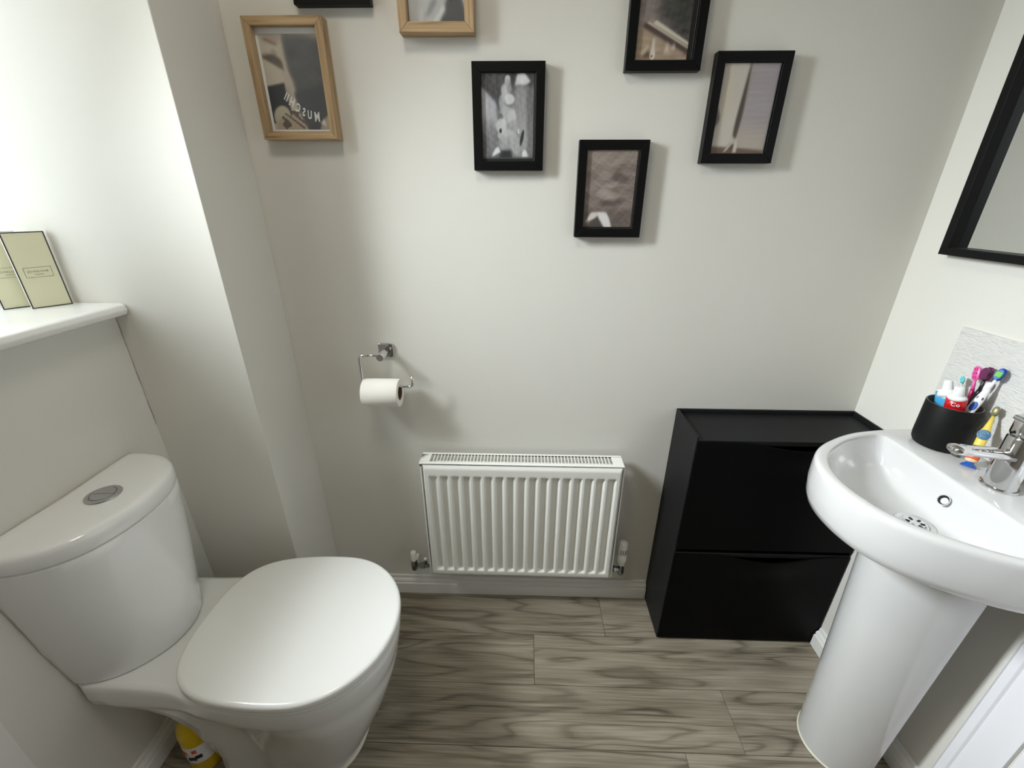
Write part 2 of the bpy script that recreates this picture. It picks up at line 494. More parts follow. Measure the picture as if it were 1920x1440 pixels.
# doorway on the right wall: architrave and door
door = struct(box('door_1', (XR - 0.004, XR - 0.0005, -1.50, -0.645, 0.006, 2.02), 'door'))
def architrave(y0, y1, z0, z1):
    bm = bmesh.new()
    w = y0 - y1
    pts = [(XR, y0), (XR - .012, y0), (XR - .018, y0 - .006), (XR - .018, y0 - .020), (XR - .0135, y0 - .0235), (XR - .0135, y0 - .055), (XR - .009, y0 - .062), (XR - .009, y1), (XR, y1)]
    add_prism(bm, pts, z0, z1, 'z')
    return bm
arch = struct(link_mesh('trim_2', architrave(-0.562, -0.640, 0, 2.095), 'door', bevel=0.001))
bm = bmesh.new(); add_box(bm, XR - .018, XR, -1.58, -1.505, 0, 2.095); add_box(bm, XR - .018, XR, -1.505, -0.640, 2.025, 2.095)
struct(link_mesh('trim_3', bm, 'door', bevel=0.004))
lathe('door_handle', [(0.0, 0), (.024, 0), (.024, .006), (.010, .008), (.010, .035), (.022, .045), (.024, .058), (.0, .064)], 'satin', door, (0, 0, 0), 'x').matrix_basis = Matrix.Translation((XR - .004, -1.44, 1.0)) @ Matrix.Rotation(PI, 4, 'Z')

# hairline gap where the wall meets the column below the window board
pts = []
for i in range(12):
    z = 1.09 - i * 0.026
    pts.append((XW + .0008 + .0012 * math.sin(i * 2.1), DB - .0008, z))
o = tube('trim_4', pts, [.0002] + [.0004 + .0002 * math.sin(i * 1.7) for i in range(10)] + [.0002], 'crack', None, 5)
o['kind'] = 'structure'

# ceiling lamp out of view, added as fill from above
fill_lamp = thing('ceiling_fill_lamp', 'round flush white ceiling light added for fill, out of view', 'fill_lamp', (-0.30, -0.85, ZC))
lathe('base', [(.20, 0), (.20, -.012), (.185, -.014), (0, -.014)], 'white_plastic', fill_lamp, (0, 0, 0))
lathe('diffuser', [(.18, -.0145), (.178, -.026), (.15, -.035), (.08, -.040), (0, -.0415)], 'lens', fill_lamp, (0, 0, 0))

# ------------------------------------------------------------------ toilet
TY = -0.462
pan_t = [(-.932, .143), (-.86, .143), (-.78, .145), (-.72, .151), (-.66, .166), (-.58, .178), (-.50, .183), (-.43, .177), (-.37, .152), (-.325, .112), (-.298, .06), (-.290, 0)]
def pan_slice(xb, xf, wb, wf):
    h = []
    for x, v in pan_t:
        u = (x + .932) / (.932 - .290)
        k = min(1, max(0, (u - .1) / .5))
        h.append((xb + u * (xf - xb), v * ((1 - k) * wb / .143 + k * wf / .183)))
    return h
toilet = thing('toilet', 'white close coupled ceramic toilet with closed lid against the left wall', 'toilet', (0, 0, 0))
levels = [(.0, -.742, -.415, .100, .113), (.02, -.742, -.411, .100, .114), (.07, -.745, -.388, .102, .120), (.15, -.752, -.354, .108, .134), (.21, -.762, -.331, .115, .146),
          (.275, -.792, -.310, .125, .161), (.305, -.832, -.304, .131, .168), (.322, -.875, -.303, .135, .171), (.334, -.915, -.299, .139, .175), (.342, -.931, -.297, .141, .177),
          (.36, -.932, -.293, .143, .180), (.385, -.932, -.291, .143, .181), (.397, -.932, -.291, .142, .180), (.402, -.931, -.294, .139, .177), (.4035, -.928, -.305, .13, .165)]
NR = 120
rings_ = [ring(outline(pan_slice(xb, xf, wb, wf), NR, TY), z) for z, xb, xf, wb, wf in levels]
bm = bmesh.new(); add_rings(bm, rings_)
pan = link_mesh('pan', bm, 'ceramic', toilet, smooth=True)
md = pan.modifiers.new('es', 'EDGE_SPLIT'); md.split_angle = math.radians(60)
# white sealant bead round the foot
bm = bmesh.new()
s0 = outline(pan_slice(-.746, -.410, .104, .118), NR, TY)
s1 = outline(pan_slice(-.744, -.413, .102, .115), NR, TY)
add_rings(bm, [ring(s0, .0005), ring(s0, .003), ring(s1, .007)], True, True)
link_mesh('sealant_bead', bm, 'seal', toilet, smooth=True)

lid_h = [(-.738, 0), (-.734, .065), (-.719, .115), (-.689, .151), (-.642, .174), (-.575, .186), (-.500, .190), (-.430, .184), (-.372, .160), (-.325, .118), (-.295, .065), (-.284, 0)]
def oval(name, z0, z1, off, mt, r, dome=0.0):
    bm = bmesh.new()
    rr = []
    for dz, o_ in ((0, r * .6), (r * .5, r * .1), (r, 0)):
        rr.append(ring(outline(lid_h, NR, TY, off + o_), z0 + dz))
    n = 5
    for i in range(n + 1):
        a = i / n * PI / 2
        rr.append(ring(outline(lid_h, NR, TY, off + r * 1.6 * (1 - math.cos(a))), z1 - r * 1.2 + r * 1.2 * math.sin(a)))
    for o_, dz in ((.035, .4), (.07, .75), (.11, .93), (.15, 1.0)):
        rr.append(ring(outline(lid_h, NR, TY, off + o_), z1 + dome * dz))
    add_rings(bm, rr)
    return link_mesh(name, bm, mt, toilet, smooth=True)
oval('seat', .4045, .4165, .004, 'lid', .003)
oval('lid', .4185, .4400, 0, 'lid', .006, .003)
for s in (-1, 1):
    lathe('hinge', [(0, -.022), (.009, -.022), (.0105, -.018), (.0105, .018), (.009, .022), (0, .022)], 'lid', toilet, (-.722, TY + s * .075, .4145), 'y', 20)

CYC = -0.468
cist_top = [(-.932, .168), (-.90, .169), (-.86, .163), (-.82, .145), (-.787, .112), (-.765, .062), (-.757, 0)]
cist_bot = [(-.932, .134), (-.905, .133), (-.87, .125), (-.835, .106), (-.805, .076), (-.784, .040), (-.777, 0)]
def cmix(t): return [(a[0] * (1 - t) + b[0] * t, a[1] * (1 - t) + b[1] * t) for a, b in zip(cist_bot, cist_top)]
bm = bmesh.new()
rr = []
for z, t, o_ in ((.4045, 0, .006), (.407, 0, .001), (.412, 0.01, 0), (.46, .18, 0), (.52, .38, 0), (.60, .63, 0), (.67, .81, 0), (.72, .92, 0), (.744, .96, 0), (.7465, .965, .003)):
    rr.append(ring(outline(cmix(t), NR, CYC, o_, c=-.86), z))
add_rings(bm, rr)
link_mesh('cistern', bm, 'ceramic', toilet, smooth=True).modifiers.new('es', 'EDGE_SPLIT').split_angle = math.radians(50)
bm = bmesh.new()
rr = []
for z, o_ in ((.7485, .006), (.7495, .001), (.752, 0), (.772, 0.0005), (.778, .002), (.782, .0055), (.7845, .011), (.7855, .020), (.786, .06)):
    rr.append(ring(outline(cist_top, NR, CYC, o_, c=-.86), z))
add_rings(bm, rr)
cl = link_mesh('cistern_lid', bm, 'ceramic', toilet, smooth=True)
cl.modifiers.new('es', 'EDGE_SPLIT').split_angle = math.radians(50)
fb = lathe('flush_button', [(0, 0), (.029, 0), (.0305, .001), (.030, .0025), (.0225, .0035), (.0215, .0015), (0, .0015)], 'satin', toilet, (-.845, -.463, .786), 'z', 48)
for s, wd in ((-1, 1), (1, 1)):
    bm = bmesh.new()
    pts = []
    for k in range(17):
        a = PI * k / 16
        pts.append((math.cos(a) * .0205, s * (math.sin(a) * .0205 * wd + .0006)))
    if s < 0: pts = pts[::-1]
    add_prism(bm, pts, .0012, .0042, 'z')
    ob = link_mesh('button_half', bm, 'satin', fb, bevel=.0006)
    ob.matrix_basis = Matrix.Translation((-.845, -.463, .786)) @ Matrix.Rotation(math.radians(5), 4, 'Z')

# cleaning bottle behind the pan
bt = thing('cleaning_bottle', 'yellow cleaning bottle with a white label standing on the floor behind the toilet pan', 'bottle', (-.806, -.532, 0))
lathe('bottle_body', [(0, 0), (.034, 0), (.0365, .004), (.0365, .135), (.033, .155), (.018, .172), (.015, .178), (0, .178)], 'yellow_dark', bt)
lathe('label', [(.0368, .045), (.0370, .046), (.0370, .105), (.0368, .106)], 'tube_white', bt)
lathe('cap', [(0, .176), (.019, .176), (.020, .179), (.019, .205), (.016, .209), (0, .209)], 'yellow', bt)
for a, z, mt_, w_ in ((-1.9, .085, 'orange', .006), (-1.5, .065, 'near_black', .009), (-1.25, .092, 'orange', .005), (-1.1, .07, 'near_black', .007)):
    bm = bmesh.new(); add_box(bm, -.0005, .0006, -w_, w_, -.006, .006)
    ob = link_mesh('label_mark', bm, mt_, bt); ob.matrix_basis = Matrix.Rotation(a, 4, 'Z') @ Matrix.Translation((.0370, 0, z))

# ------------------------------------------------------------------ perfume boxes on the window board
def text_obj(name, body, size, mt, parent, mw, extrude=.0001, align='CENTER', bold=0.0):
    cu = bpy.data.curves.new(name, 'FONT'); cu.body = body; cu.size = size; cu.extrude = extrude; cu.offset = bold
    cu.align_x = align; cu.align_y = 'CENTER'
    cu.resolution_u = 3
    tmp = bpy.data.objects.new(name, cu)
    me = bpy.data.meshes.new_from_object(tmp)      # lettering as a real mesh
    bpy.data.objects.remove(tmp); me.name = name
    me.materials.clear(); me.materials.append(M[mt])
    o = bpy.data.objects.new(name, me); COL.objects.link(o); o.parent = parent; o.matrix_basis = mw
    return o

def perfume_box(loc, ang, label):
    w, h, d = .0630, .153, .017
    t = thing('perfume_box', label, 'box', loc, ang)
    box('carton', (-w / 2, w / 2, 0, d, 0, h), 'box_white', t, bevel=.0006)
    # black edging round the front face
    bm = bmesh.new(); e = .0022
    for b in ((-w / 2, -w / 2 + e, 0, h), (w / 2 - e, w / 2, 0, h), (-w / 2 + e, w / 2 - e, 0, e), (-w / 2 + e, w / 2 - e, h - e, h)):
        add_box(bm, b[0], b[1], -.0008, .0002, b[2], b[3])
    link_mesh('edging', bm, 'box_black', t)
    fc = box('front_face', (-w / 2 + e, w / 2 - e, -.0006, .0002, e, h - e), 'cream', t)
    bm = bmesh.new(); a, b2, z0, z1, s = -.0205, .0205, .063, .083, .0005
    for b in ((a, b2, z0, z0 + s), (a, b2, z1 - s, z1), (a, a + s, z0, z1), (b2 - s, b2, z0, z1)):
        add_box(bm, b[0], b[1], -.0011, -.0004, b[2], b[3])
    link_mesh('label_border', bm, 'ink', fc)
    R = Matrix.Rotation(PI / 2, 4, 'X')
    text_obj('lettering', 'JO MALONE', .0058, 'ink', fc, Matrix.Translation((0, -.0008, .0745)) @ R)
    text_obj('lettering', 'LONDON', .0030, 'ink', fc, Matrix.Translation((0, -.0008, .0685)) @ R)
    return t
ang = math.atan2(.051, .036)
perfume_box((-1.0225, -.2515, SILL_Z), ang, 'cream perfume box with black edging at the right, nearer end of the window board pair')
perfume_box((-1.0745, -.2615, SILL_Z), ang, 'cream perfume box partly hidden behind the other, cut by the left edge')

# ------------------------------------------------------------------ radiator
rad = thing('radiator', 'white ribbed panel radiator with a slotted top grille on the back wall', 'radiator')
X0, X1, Z0, Z1, YF = -.2958, .2973, .1728, .6119, -.0905
# front panel as a pressed sheet
nfl = 17; pitch = .03345; first = X0 + (X1 - X0 - pitch * nfl) / 2 + 0.004
xs = [X0, X0 + .002, X0 + .006]
prof_x = {}
chan = []
for i in range(nfl):
    c0 = first + i * pitch
    chan.append((c0, c0 + .0190))
def smooth(t): t = min(1, max(0, t)); return t * t * (3 - 2 * t)
xs = sorted(set([round(X0 + (X1 - X0) * k / 540, 6) for k in range(541)]))
zs = [Z0, Z0 + .0015, Z0 + .004, Z0 + .010] + [Z0 + .020 + .0016 * k for k in range(10)] + [Z0 + .05 + k * .03 for k in range(11)] + [Z1 - .050 + .0016 * k for k in range(10)] + [Z1 - .030, Z1 - .016, Z1 - .011, Z1 - .007, Z1 - .004, Z1 - .0015, Z1]
def depth(x, z):
    d = 0
    for c0, c1 in chan:
        if c0 - .001 < x < c1 + .012:
            dx = smooth((x - c0) / .0035) * smooth((c1 + .0085 - x) / .0090)
            dz = smooth((z - (Z0 + .022)) / .009) * smooth((Z1 - .036 - z) / .007)
            d = max(d, dx * dz)
    e = min((x - X0) / .006, (X1 - x) / .006, (z - Z0) / .006, (Z1 - z) / .012)
    edge = (1 - smooth(e)) * .006
    return YF + d * .0105 + edge
bm = bmesh.new()
V = [[bm.verts.new((x, depth(x, z), z)) for x in xs] for z in zs]
for a in range(len(zs) - 1):
    for b in range(len(xs) - 1):
        bm.faces.new((V[a][b], V[a][b + 1], V[a + 1][b + 1], V[a + 1][b]))
link_mesh('front_panel', bm, 'radiator', rad, smooth=True)
box('water_panel', (X0 + .003, X1 - .003, -.079, -.070, Z0 + .003, Z1 - .006), 'radiator', rad)
box('rear_panel', (X0 + .003, X1 - .003, -.040, -.030, Z0 + .003, Z1 - .02), 'radiator', rad)
for xa, xb in ((-.3050, -.3000), (.3010, .3060)):
    box('side_panel', (xa, xb, -.0815, -.020, Z0 - .002, Z1 - .003), 'radiator', rad, bevel=.001)
bm = bmesh.new()
for k in range(60):
    x = -.287 + k * .0097
    add_box(bm, x, x + .0012, -.069, -.041, Z0 + .03, Z1 - .025)
o = link_mesh('convector_fins', bm, 'fins', rad); o['kind'] = 'stuff'
# top grille: rim and bars
GX0, GX1, GY0, GY1, GZ = -.3073, .3034, -.0815, -.0200, .6140
sl0, sl1, sy0, sy1 = -.2775, .2720, -.0690, -.0290
bm = bmesh.new()
add_box(bm, GX0, GX1, GY0, sy0, GZ - .0035, GZ); add_box(bm, GX0, GX1, sy1, GY1, GZ - .0035, GZ)
add_box(bm, GX0, sl0, sy0, sy1, GZ - .0035, GZ); add_box(bm, sl1, GX1, sy0, sy1, GZ - .0035, GZ)
add_box(bm, GX0, GX1, GY0, GY0 + .0015, GZ - .012, GZ - .0035)
bmesh.ops.remove_doubles(bm, verts=bm.verts, dist=1e-5)
link_mesh('grille_rim', bm, 'radiator', rad, bevel=.0012)
bm = bmesh.new(); nb = 54; pt = (sl1 - sl0) / nb
for k in range(1, nb):
    x = sl0 + k * pt
    add_box(bm, x - .0013, x + .0013, sy0, sy1, GZ - .003, GZ - .0003)
o = link_mesh('grille_bars', bm, 'radiator', rad); o['kind'] = 'stuff'
# lockshield valve, left
va = lathe('lockshield_valve', [(0, -.042), (.010, -.042), (.012, -.036), (.012, -.018), (.0105, -.014), (.0105, -.004), (.0085, 0), (0, 0)], 'dark_chrome', rad, (-.367, -.050, .197), 'z', 6)
lathe('valve_cap', [(0, .0), (.0088, .0), (.0088, .034), (.0078, .036), (.0035, .036), (.003, .031), (0, .031)], 'white_plastic', va, (-.367, -.050, .196), 'z', 24)
lathe('union_nut', [(0, 0), (.007, 0), (.007, .010), (.012, .011), (.012, .026), (.009, .028), (.007, .042), (0, .042)], 'dark_chrome', va, (-.357, -.050, .172), 'x', 6)
lathe('bleed_plug', [(0, 0), (.0055, 0), (.0055, .016), (0, .016)], 'dark_chrome', va, (-.327, -.050, .180), 'z', 8)
lathe('bleed_cap', [(0, 0), (.005, 0), (.005, .007), (0, .008)], 'white_plastic', va, (-.327, -.050, .197), 'z', 16)
lathe('pipe_tail', [(0, -.001), (.0075, -.001), (.0075, .040), (0, .040)], 'white_plastic', va, (-.367, -.041, .168), 'y', 16)
lathe('radiator_tail', [(0, 0), (.006, 0), (.006, .022), (0, .022)], 'dark_chrome', va, (-.316, -.050, .180), 'x', 12)
# thermostatic valve, right
vb = lathe('thermostatic_valve', [(0, -.050), (.009, -.050), (.0115, -.046), (.0115, -.020), (.009, -.016), (.009, 0), (0, 0)], 'dark_chrome', rad, (.343, -.050, .205), 'z', 8)
hd = lathe('valve_head', [(0, 0), (.0135, 0), (.0150, .003), (.0150, .012), (.0172, .015), (.0172, .034), (.0150, .037), (.0145, .085), (.0125, .092), (.006, .095), (0, .0955)], 'white_plastic', vb, (.342, -.050, .203), 'z', 32)
for a in (-2.2, -1.75, -1.3, -.85):
    bm = bmesh.new(); add_box(bm, -.0003, .0004, -.0011, .0011, .048, .070)
    ob = link_mesh('head_slot', bm, 'hole', vb)
    ob.matrix_basis = Matrix.Translation((.342, -.050, .203)) @ Matrix.Rotation(a, 4, 'Z') @ Matrix.Translation((.0148, 0, 0))
lathe('union_nut', [(0, 0), (.007, 0), (.0115, .006), (.0115, .020), (.008, .024), (.008, .036), (0, .036)], 'dark_chrome', vb, (.304, -.050, .178), 'x', 6)
lathe('pipe_tail', [(0, -.001), (.0075, -.001), (.0075, .040), (0, .040)], 'white_plastic', vb, (.343, -.041, .168), 'y', 16)

# ------------------------------------------------------------------ toilet roll holder and roll
th = thing('toilet_roll_holder', 'chrome open-arm toilet roll holder on the back wall', 'toilet roll holder', (-.390, 0, .942))
def hp(x, y, z): return (x + .390, y, z - .942)
bm = bmesh.new(); pl = []
for cx_, cz_, a0_ in ((.0145, .0145, 0), (-.0145, .0145, 90), (-.0145, -.0145, 180), (.0145, -.0145, 270)):
    for k in range(6):
        a = math.radians(a0_ + 18 * k); pl.append((cx_ + .0070 * math.cos(a), cz_ + .0070 * math.sin(a)))
add_prism(bm, pl, -.008, -.0002, 'y')
link_mesh('wall_plate', bm, 'chrome', th, bevel=.0018, segs=3)
lathe('post', [(0, 0), (.0100, 0), (.0105, -.001), (.0105, -.063), (.0095, -.065), (0, -.065)], 'chrome', th, (.003, -.007, .001), 'y', 28)
pth = [(-.384, -.062, .946), (-.425, -.062, .946)]
def arc(c, r, a0, a1, n=6, y=-.062):
    return [(c[0] + r * math.cos(math.radians(a0 + (a1 - a0) * k / n)), y, c[1] + r * math.sin(math.radians(a0 + (a1 - a0) * k / n))) for k in range(n + 1)]
pth += arc((-.435, .934), .012, 90, 180)
pth += [(-.447, -.062, .90)]
pth += arc((-.435, .867), .012, 180, 270)
pth += [(-.33, -.062, .855)]
pth += arc((-.319, .867), .012, 270, 360)
pth += [(-.307, -.062, .886)]
tube('arm', [hp(*p) for p in pth], .0037, 'chrome', th, 14)
rl = thing('toilet_roll', 'nearly full white toilet roll hanging on the chrome arm', 'toilet roll', (-.395, -.062, .8365))
L2 = .050
lathe('paper', [(.0215, -L2), (.0385, -L2), (.0395, -L2 + .002), (.0395, L2 - .002), (.0385, L2), (.0215, L2)], 'paper', rl, (0, 0, 0), 'x', 64, closed=True)
lathe('core', [(.0212, -L2 + .001), (.0212, L2 - .001), (.0202, L2 - .001), (.0202, -L2 + .001)], 'card_core', rl, (0, 0, 0), 'x', 48, closed=True)

# ------------------------------------------------------------------ picture frames
def g_ell(U, Vv, cx, cy, rx, ry, ang=0, soft=.12):
    c, s = math.cos(ang), math.sin(ang)
    du, dv = U - cx, Vv - cy
    a = (du * c + dv * s) / rx; b = (-du * s + dv * c) / ry
    return 1 / (1 + np.exp(((a * a + b * b) - 1) / soft))
def g_poly(U, Vv, pts, soft=.008):
    """soft mask of a convex polygon, counter-clockwise in (u right, v up)"""
    mk = np.ones_like(U)
    for i in range(len(pts)):
        x0, y0 = pts[i]; x1, y1 = pts[(i + 1) % len(pts)]
        dx, dy = x1 - x0, y1 - y0; l = math.hypot(dx, dy)
        d = ((x1 - x0) * (Vv - y0) - (y1 - y0) * (U - x0)) / l
        mk = mk * (1 / (1 + np.exp(-np.clip(d / soft, -30, 30))))
    return mk
def g_noise(U, Vv, sx, sy, seed, oct=3):
    r = np.random.RandomState(seed); out = np.zeros_like(U)
    for o_ in range(oct):
        for _ in range(5):
            a, b, p = r.normal() * sx * 2 ** o_, r.normal() * sy * 2 ** o_, r.uniform(0, 6.28)
            out += np.sin(a * U + b * Vv + p) / (5 * 1.6 ** o_)
    return out
def mixc(C, col, mk):
    return C * (1 - mk[..., None]) + np.array(col) * mk[..., None]
def base(U, col): return np.ones(U.shape + (3,)) * np.array(col, float)

def pic_group(U, V_):
    C = base(U, (92, 92, 95))
    C += (g_noise(U, V_, 9, 6, 1) * 16)[..., None]
    C = mixc(C, (46, 46, 48), g_poly(U, V_, [(-.1, .84), (1.1, .84), (1.1, 1.1), (-.1, 1.1)], .03))
    C = mixc(C, (58, 58, 60), g_poly(U, V_, [(-.1, .80), (.40, .60), (.45, 1.1), (-.1, 1.1)], .02))
    C = mixc(C, (160, 160, 168), g_poly(U, V_, [(-.1, .34), (.30, .40), (.28, .67), (-.02, .86), (-.1, .86)], .008))
    C = mixc(C, (112, 112, 114), g_poly(U, V_, [(-.1, -.1), (.22, -.1), (.28, .45), (-.1, .50)], .03))
    C = mixc(C, (70, 70, 72), g_poly(U, V_, [(-.1, -.1), (.16, -.1), (.10, .30), (-.1, .36)], .03))
    C = mixc(C, (128, 128, 130), g_poly(U, V_, [(.66, .0), (.90, .0), (.88, .86), (.64, .86)], .015))
    C = mixc(C, (96, 96, 98), g_poly(U, V_, [(.88, -.1), (1.1, -.1), (1.1, .84), (.88, .84)], .015))
    C = mixc(C, (222, 222, 226), g_poly(U, V_, [(.64, .87), (.86, .87), (.93, .91), (.82, 1.0), (.68, .99)], .008))
    for cx, cy, rx, ry, v, an in ((.50, .93, .05, .05, 215, 0), (.50, .84, .07, .10, 150, .1), (.44, .78, .06, .10, 176, .3), (.53, .71, .10, .06, 222, 0), (.40, .66, .07, .10, 150, .4), (.47, .53, .14, .10, 168, .2), (.58, .50, .09, .10, 196, -.2), (.36, .50, .05, .05, 84, 0),
                              (.38, .40, .11, .09, 206, 0), (.60, .38, .12, .09, 150, .2), (.50, .28, .15, .08, 186, 0), (.46, .19, .15, .09, 142, 0), (.66, .18, .10, .14, 160, .5), (.72, .34, .025, .035, 244, 0), (.80, .30, .07, .20, 140, .2), (.34, .30, .04, .05, 170, 0)):
        C = mixc(C, (v, v, v + 2), g_ell(U, V_, cx, cy, rx, ry, an, .16) * .85)
    C += (g_noise(U, V_, 34, 24, 3) * 17)[..., None]
    C = mixc(C, (26, 26, 27), g_poly(U, V_, [(.32, .0), (.60, .0), (.56, .11), (.38, .11)], .012))
    C = mixc(C, (26, 26, 27), g_ell(U, V_, .36, .345, .025, .03))
    C = mixc(C, (34, 34, 35), g_ell(U, V_, .78, .26, .03, .10, -.3))
    C = mixc(C, (240, 240, 242), g_poly(U, V_, [(.14, .01), (.22, .04), (.36, .07), (.32, .15), (.22, .14), (.20, .07)], .006))
    C = mixc(C, (238, 238, 242), g_poly(U, V_, [(.79, .03), (.90, .03), (.88, .09), (.84, .12), (.79, .09)], .006))
    C = mixc(C, (44, 44, 46), g_poly(U, V_, [(-.1, -.1), (1.1, -.1), (1.1, .02), (-.1, .02)], .006))
    return C
def pic_wood(U, V_):
    C = base(U, (112, 100, 94))
    C += (g_noise(U, V_ + .05 * np.sin(5 * U), 8, 90, 11, 4) * 24)[..., None]
    C = mixc(C, (146, 132, 120), g_poly(U, V_, [(-.1, .86), (1.1, .86), (1.1, 1.1), (-.1, 1.1)], .05) * .5)
    C = mixc(C, (62, 53, 50), g_ell(U, V_, .66, .66, .20, .06, -.15, .4) * .75)
    C = mixc(C, (58, 49, 46), g_ell(U, V_, .56, .335, .24, .05, .1, .3) * .7)
    C = mixc(C, (162, 148, 140), g_ell(U, V_, .46, .43, .19, .06, -.2, .4) * .8)
    C = mixc(C, (150, 134, 126), g_ell(U, V_, .42, .68, .14, .05, .2, .4) * .6)
    C = mixc(C, (76, 67, 62), g_poly(U, V_, [(-.1, -.1), (1.1, -.1), (1.1, .24), (-.1, .28)], .05) * .75)
    C += (g_noise(U, V_, 26, 60, 13, 3) * 9)[..., None]
    C = mixc(C, (58, 54, 50), g_poly(U, V_, [(.05, -.02), (.44, -.02), (.34, .15), (.22, .12)], .01))
    C = mixc(C, (222, 212, 200), g_poly(U, V_, [(.0, .0), (.06, .02), (.20, .10), (.34, .13), (.32, .20), (.16, .20), (.08, .12)], .008))
    C = mixc(C, (244, 240, 232), g_poly(U, V_, [(.46, -.02), (.60, -.02), (.54, .12), (.46, .20), (.30, .20), (.30, .14)], .008))
    return C
def pic_blade(U, V_):
    C = base(U, (196, 184, 170))
    C += (g_noise(U, V_, 6, 9, 20, 2) * 6)[..., None]
    C = mixc(C, (206, 188, 160), g_ell(U, V_, .16, .62, .10, .28, 0, .5) * .5)
    C = mixc(C, (148, 140, 142), g_poly(U, V_, [(.47, -.1), (1.1, -.1), (1.1, 1.1), (.52, 1.1)], .008))
    C = mixc(C, (176, 160, 142), g_poly(U, V_, [(.46, -.1), (1.1, -.1), (1.1, .24), (.46, .30)], .05) * .85)
    C += (g_noise(U, V_, 5, 60, 21, 3) * 6 * (U > .5))[..., None]
    C = mixc(C, (118, 104, 92), g_poly(U, V_, [(.36, .20), (.44, .17), (.50, .40), (.50, 1.1), (.44, 1.1), (.40, .60)], .02) * .6)
    C = mixc(C, (56, 49, 45), g_poly(U, V_, [(.37, .20), (.44, .17), (.49, .40), (.50, 1.1), (.475, 1.1), (.42, .72), (.36, .40)], .010))
    C = mixc(C, (88, 84, 80), g_poly(U, V_, [(-.1, .30), (.04, .32), (.08, .40), (.02, .52), (-.1, .62)], .01))
    C = mixc(C, (88, 70, 56), g_poly(U, V_, [(-.1, -.1), (1.1, -.1), (1.1, .055), (.55, .07), (-.1, .12)], .008))
    C = mixc(C, (60, 48, 40), g_poly(U, V_, [(.30, .06), (.44, .05), (.42, .12), (.34, .12)], .01))
    C = mixc(C, (202, 190, 172), g_poly(U, V_, [(.24, .02), (.30, .02), (.36, .08), (.42, .13), (.38, .14), (.30, .08)], .006))
    C = mixc(C, (206, 194, 178), g_poly(U, V_, [(.42, .01), (.49, .01), (.49, .10), (.45, .16), (.43, .10)], .006))
    return C
def pic_beam(U, V_):
    C = base(U, (112, 102, 98))
    C = mixc(C, (46, 46, 44), g_poly(U, V_, [(.36, .44), (1.1, .08), (1.1, 1.1), (.50, 1.1)], .05))
    C = mixc(C, (72, 84, 52), g_ell(U, V_, .60, .66, .16, .07, 0, .5) * .7)
    C = mixc(C, (128, 134, 112), g_poly(U, V_, [(.70, .66), (.80, .70), (.84, .64), (.86, .76), (.76, .80), (.70, .74)], .012) * .7)
    C = mixc(C, (120, 118, 110), g_ell(U, V_, .62, 1.0, .35, .12, 0, .4))
    C += (g_noise(U, V_, 16, 30, 31, 4) * 13)[..., None]
    C = mixc(C, (150, 128, 106), g_poly(U, V_, [(-.1, -.1), (1.1, -.1), (1.1, .02), (.0, .36), (-.1, .38)], .01))
    C += (g_noise(U, V_, 40, 50, 33, 3) * 13 * (V_ < .33))[..., None]
    C = mixc(C, (60, 48, 44), g_poly(U, V_, [(.10, .33), (1.1, .03), (1.1, .10), (.15, .42)], .008))
    C = mixc(C, (140, 124, 112), g_poly(U, V_, [(-.02, .41), (.30, .36), (.32, .40), (-.02, .43)], .008))
    C = mixc(C, (206, 192, 170), g_poly(U, V_, [(.16, .375), (1.1, .085), (1.1, .104), (.20, .385)], .005))
    C = mixc(C, (210, 198, 174), g_poly(U, V_, [(.28, .365), (1.1, .115), (1.1, .145), (.34, .40)], .005))
    C = mixc(C, (228, 210, 192), g_ell(U, V_, .33, .055, .05, .055))
    C = mixc(C, (220, 204, 186), g_poly(U, V_, [(.29, .05), (.37, .05), (.345, .22), (.315, .22)], .008))
    C = mixc(C, (40, 34, 28), g_ell(U, V_, .32, .04, .014, .012))
    C = mixc(C, (214, 198, 178), g_poly(U, V_, [(.55, .08), (.64, .08), (.60, .17)], .010))
    C = mixc(C, (206, 190, 168), g_poly(U, V_, [(.68, .10), (.76, .11), (.73, .17)], .010))
    C = mixc(C, (70, 54, 42), g_poly(U, V_, [(.12, .02), (.28, .02), (.26, .10), (.20, .09)], .012))
    C = mixc(C, (186, 168, 144), g_poly(U, V_, [(.08, .06), (.14, .05), (.26, .14), (.22, .16)], .010))
    C = mixc(C, (150, 158, 142), g_poly(U, V_, [(.92, .60), (.99, .60), (.99, .645), (.92, .645)], .005))
    return C
